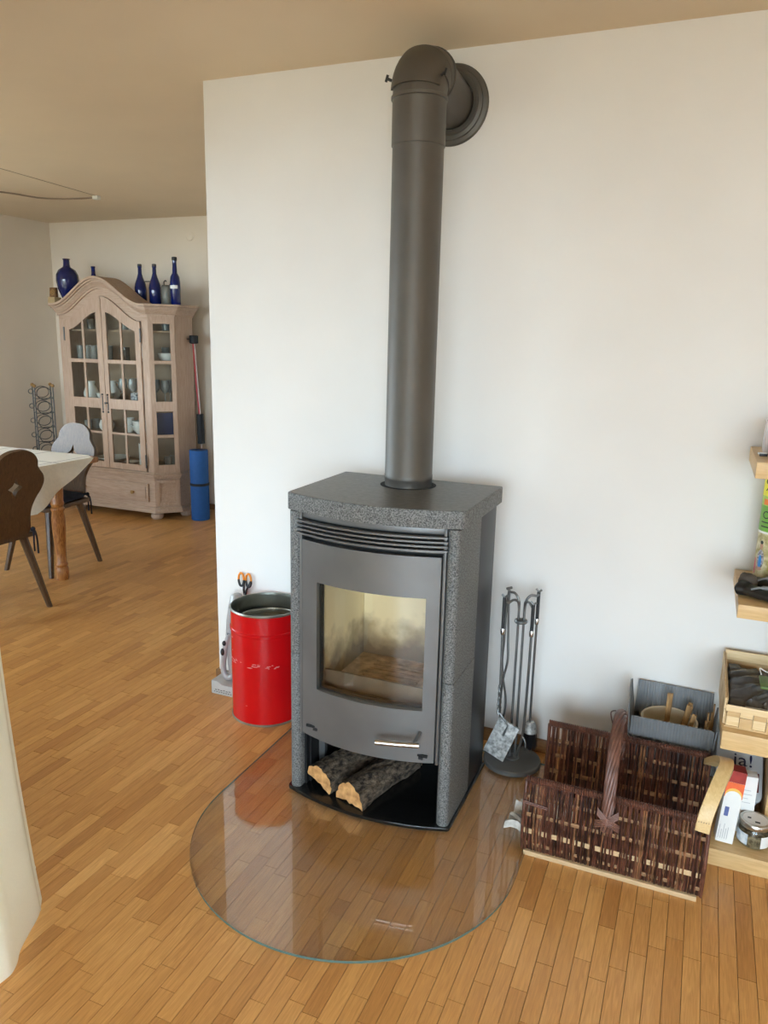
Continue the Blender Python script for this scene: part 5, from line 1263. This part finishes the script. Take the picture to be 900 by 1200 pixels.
# behind the canted corner
cxn = CBX + FH + .035
put('white_bowl', cxn - .005, 5.185, S3, 'white bowl behind the corner panes near the top', 'bowl', 'bowls in the cabinet')
for x, y in ((cxn + .045, 5.330), (cxn - .13, 5.325)): put('tumbler', x, y, S3, 'tall tumbler behind the white bowl in the corner', 'glass', 'corner tumblers')
for x, y in ((cxn - .02, 5.16), (cxn + .045, 5.23), (cxn - .04, 5.25), (cxn + .03, 5.32)): put('wine_glass', x, y, S2, 'wine glass behind the right corner panes', 'glass', 'corner wine glasses')
for x, y in ((cxn - .01, 5.19), (cxn + .05, 5.27)): put('short_tumbler', x, y, S4, 'short tumbler on the top corner shelf', 'glass', 'corner top glasses')
for x, y in ((cxn - .02, 5.16), (cxn + .045, 5.23), (cxn - .03, 5.24)): put('short_tumbler', x, y, S0, 'short tumbler at the bottom of the corner section', 'glass', 'corner bottom glasses')
o = MB().box(-.072, .072, -.012, .012, 0, .19).build('blue_box', 'blue_book_cloth', bevel=.002, origin=(0, 0, 0)); c, al, out = canted(1)
o.location = (CBX + FH + CD / 2 - .055, CF + CD / 2 + .055, S1); o.rotation_euler = (0, 0, R(45)); tag(o, 'dark blue box standing behind the corner panes', 'box')

# ------------------------------------------------------------------ things on top of the cabinet
ZR = 1.7655
def bottle(label, x, y, prof, cap=True, wide=None):
    t = thing('blue_bottle', label, 'bottle', (x, y, ZR), 0, 'blue glass bottles on the cabinet')
    MB().lathe(prof, (x, y, ZR), 28).build('bottle_glass', 'blue_glass', t, smooth=50)
    r, h = prof[-2]
    if cap: MB().lathe([(0, h - .012), (r + .003, h - .012), (r + .004, h + .012), (r, h + .016), (0, h + .016)], (x, y, ZR), 16).build('stopper', 'bottle_cap', t)
    return t
wineb = [(0, .001), (.044, .001), (.048, .006), (.049, .14), (.044, .175), (.026, .225), (.0165, .26), (.0155, .308), (.018, .310), (.018, .320), (.014, .322), (0, .322)]
bottle('bulbous blue bottle at the left end of the cabinet top', -5.118, 5.17, [(0, .001), (.03, .001), (.045, .03), (.080, .12), (.093, .19), (.090, .24), (.070, .28), (.032, .305), (.027, .32), (.026, .362), (.031, .365), (.031, .372), (.024, .374), (0, .374)], cap=False)
bottle('slim blue bottle half hidden behind the cabinet\'s arched crest', -4.915, 5.26, [(a, b * .985) for a, b in wineb], cap=False)
bottle('left of the three dark blue bottles at the right', -4.383, 5.215, [(a * .98, b * .955) for a, b in wineb])
bottle('middle of the three blue bottles, beside the grey canister', -4.236, 5.215, [(a * .98, b * .95) for a, b in wineb])
b3 = bottle('tallest slender blue bottle with a white label', -3.998, 5.17, [(0, .001), (.036, .001), (.039, .005), (.040, .175), (.036, .215), (.020, .245), (.017, .30), (.0165, .350), (.017, .352), (0, .352)])
wrap(MB(), (-3.998, 5.17), .0408, 225, 335, ZR + .125, ZR + .150).build('bottle_label', 'paper_white', b3)
wh = thing('wire_holder', 'bent wire bottle holder around the left blue bottle', 'bottle holder', (-4.39, 5.28, ZR))
for x in (-4.425, -4.30):
    MB().tube(smoothpath([(x, 5.28, ZR + .003), (x, 5.275, ZR + .12), (x + (.012 if x < -4.36 else -.012), 5.272, ZR + .165), (-4.362 + (x + 4.362) * .5, 5.27, ZR + .19)], 6), .0045, 6).build('wire_side', 'iron_wire', wh, smooth=60)
MB().tube([(-4.3935, 5.27, ZR + .19), (-4.3305, 5.27, ZR + .19)], .0045, 6).build('wire_top', 'iron_wire', wh)
MB().tube([(-4.425, 5.28, ZR + .006), (-4.30, 5.28, ZR + .006)], .0045, 6).build('wire_foot', 'iron_wire', wh)
can = thing('metal_canister', 'grey green metal canister with wire bail between blue bottles', 'canister', (-4.107, 5.21, ZR))
MB().lathe([(0, .001), (.050, .001), (.052, .004), (.052, .135), (.045, .150), (.040, .155), (0, .157)], (-4.107, 5.21, ZR), 28).build('canister_body', 'grey_can', can)
MB().tube(smoothpath([(-4.130, 5.20, ZR + .155), (-4.132, 5.20, ZR + .178), (-4.118, 5.20, ZR + .192), (-4.108, 5.20, ZR + .182)], 5), .004, 6).build('wire_bail', 'iron_wire', can, smooth=60)
MB().tube([(-4.075, 5.19, ZR + .135), (-4.062, 5.185, ZR + .160)], .006, 6).build('clasp', 'iron_wire', can)
cdt = thing('souvenir_card', 'small tan block with a dark round emblem at the cabinet\'s left corner', 'ornament', (-5.22, 5.12, ZR))
MB().prism([(-5.262, ZR), (-5.180, ZR), (-5.182, ZR + .055), (-5.255, ZR + .055)], 5.075, 5.15, axis='y').build('block', 'card_tan', cdt, bevel=.002)
MB().prism([(-5.254, ZR + .056), (-5.182, ZR + .056), (-5.186, ZR + .135), (-5.246, ZR + .135)], 5.09, 5.12, axis='y').build('plaque', 'card_brown', cdt, bevel=.002)
MB().lathe([(.016, 5.0885), (.022, 5.0885), (.022, 5.0899), (.016, 5.0899)], (-5.217, 0, ZR + .095), 20, axis='y').build('emblem_ring', 'brass_wood', cdt)
MB().box(-5.226, -5.208, 5.0885, 5.0899, ZR + .090, ZR + .100).build('emblem_bar', 'brass_wood', cdt)

# ------------------------------------------------------------------ blue mat roll and exercise bands beside the cabinet
mr = thing('exercise_mat', 'rolled blue exercise mat standing beside the cabinet', 'exercise mat', (-3.862, 5.22, 0))
MB().lathe([(.012, .001), (.074, .001), (.077, .005), (.077, .592), (.074, .596), (.012, .596), (.012, .001)], (-3.862, 5.22, 0), 32).build('mat_roll', 'foam_blue', mr)
sp = []
for i in range(90):
    a = i * .30; r = .014 + .060 * i / 90; sp.append((-3.862 + r * math.cos(a), 5.22 + r * math.sin(a), .5968))
MB().tube(sp, .0012, 4).build('roll_spiral', 'black_foam', mr, smooth=60)
MB().lathe([(.0775, .296), (.080, .297), (.080, .318), (.0775, .319)], (-3.862, 5.22, 0), 32).build('strap', 'black_foam', mr)
eb = thing('exercise_band', 'black foam handled exercise bands with red cords hanging beside the cabinet', 'exercise band', (-3.955, 5.36, .60))
MB().lathe([(0, 1.462), (.018, 1.462), (.034, 1.466), (.036, 1.470), (.036, 1.524), (.030, 1.530), (0, 1.530)], (-3.962, 5.34, 0), 20).build('top_handle', 'black_foam', eb)
MB().tube([(-3.972, 5.34, 1.462), (-3.955, 5.345, 1.1), (-3.938, 5.35, .88)], .0055, 6).build('cord', 'red_cord', eb, smooth=60); MB().tube([(-3.956, 5.34, 1.462), (-3.938, 5.345, 1.1), (-3.927, 5.35, .88)], .004, 6).build('cord', 'pale_cord', eb, smooth=60)
MB().tube([(-3.932, 5.35, .88), (-3.928, 5.352, .63)], .031, 18).build('lower_grip', 'black_foam', eb, smooth=60)
MB().tube([(-3.928, 5.352, .635), (-3.925, 5.352, .30), (-3.925, 5.352, .002)], .0055, 6).build('cord_end', 'pale_cord', eb, smooth=60)
MB().tube([(-4.002, 5.30, 1.50), (-3.97, 5.34, 1.50)], .005, 6).build('side_hook', 'iron_wire', eb)

# ------------------------------------------------------------------ wire wine rack in the corner
wr = thing('wine_rack', 'tall iron wire wine rack with round bottle rings in the corner', 'wine rack', (-5.50, 5.17, 0), R(52))
def wrk(): return MB()
for (x, y) in ((-.075, -.10), (.075, -.10), (-.075, .10), (.075, .10)):
    wrk().tube([(x, y, .002), (x, y, 1.05)], .006, 6).build('post', 'iron_wire', wr, local=True); wrk().ball((x, y, 1.062), .016, n=10).build('wooden_knob', 'brass_wood', wr, local=True)
for k in range(8):
    z = .10 + k * .128
    wrk().tube([(.060 * math.cos(2 * PI * i / 20), -.10, z + .055 * math.sin(2 * PI * i / 20)) for i in range(21)], .0042, 6, cap=False).build('bottle_ring', 'iron_wire', wr, smooth=60, local=True)
    wrk().tube([(.060 * math.cos(2 * PI * i / 20), .10, z + .050 * math.sin(2 * PI * i / 20)) for i in range(21)], .0036, 6, cap=False).build('bottle_ring', 'iron_wire', wr, smooth=60, local=True)
    for s in (-1, 1):
        wrk().tube([(s * .075, -.10, z - .045), (s * .075, .10, z - .045)], .0036, 5).build('cross_bar', 'iron_wire', wr, local=True)
    wrk().tube([(-.075, -.10, z - .045), (.075, -.10, z - .045)], .0036, 5).build('cross_bar', 'iron_wire', wr, local=True)
    wrk().tube([(-.105 + .020 * math.cos(2 * PI * i / 12), -.10, z + .02 + .020 * math.sin(2 * PI * i / 12)) for i in range(13)], .004, 5, cap=False).build('scroll', 'iron_wire', wr, smooth=60, local=True)

# ------------------------------------------------------------------ ceiling cable and wall cover
cc = thing('lamp_cable', 'brown lamp cable running across the ceiling to a white terminal block', 'cable', (-4.2, 4.58, ZC))
MB().tube(smoothpath([(-4.95, 3.70, ZC - .030), (-4.62, 4.12, ZC - .034), (-4.50, 4.36, ZC - .040), (-4.32, 4.50, ZC - .028), (-4.225, 4.575, ZC - .014)], 8), .006, 6).build('cable', 'wire_insulation', cc, smooth=60)
MB().box(-4.232, -4.185, 4.562, 4.600, ZC - .026, ZC - .0005).build('terminal_block', 'white_plastic', cc, bevel=.003)
MB().tube([(-4.20, 4.56, ZC - .003), (-4.08, 3.55, ZC - .003)], .0015, 5).build('thin_line', 'wire_insulation', cc)  # thin straight line across the ceiling
jc = MB().lathe([(0, YF - .006), (.036, YF - .006), (.040, YF - .002), (.040, YF - .0003)], (-4.145, 0, 2.345), 28, axis='y').build('junction_cover', 'plaster_warm_bounce', origin=(-4.145, YF, 2.345)); tag(jc, 'round flush junction box cover high on the far wall', 'cover')
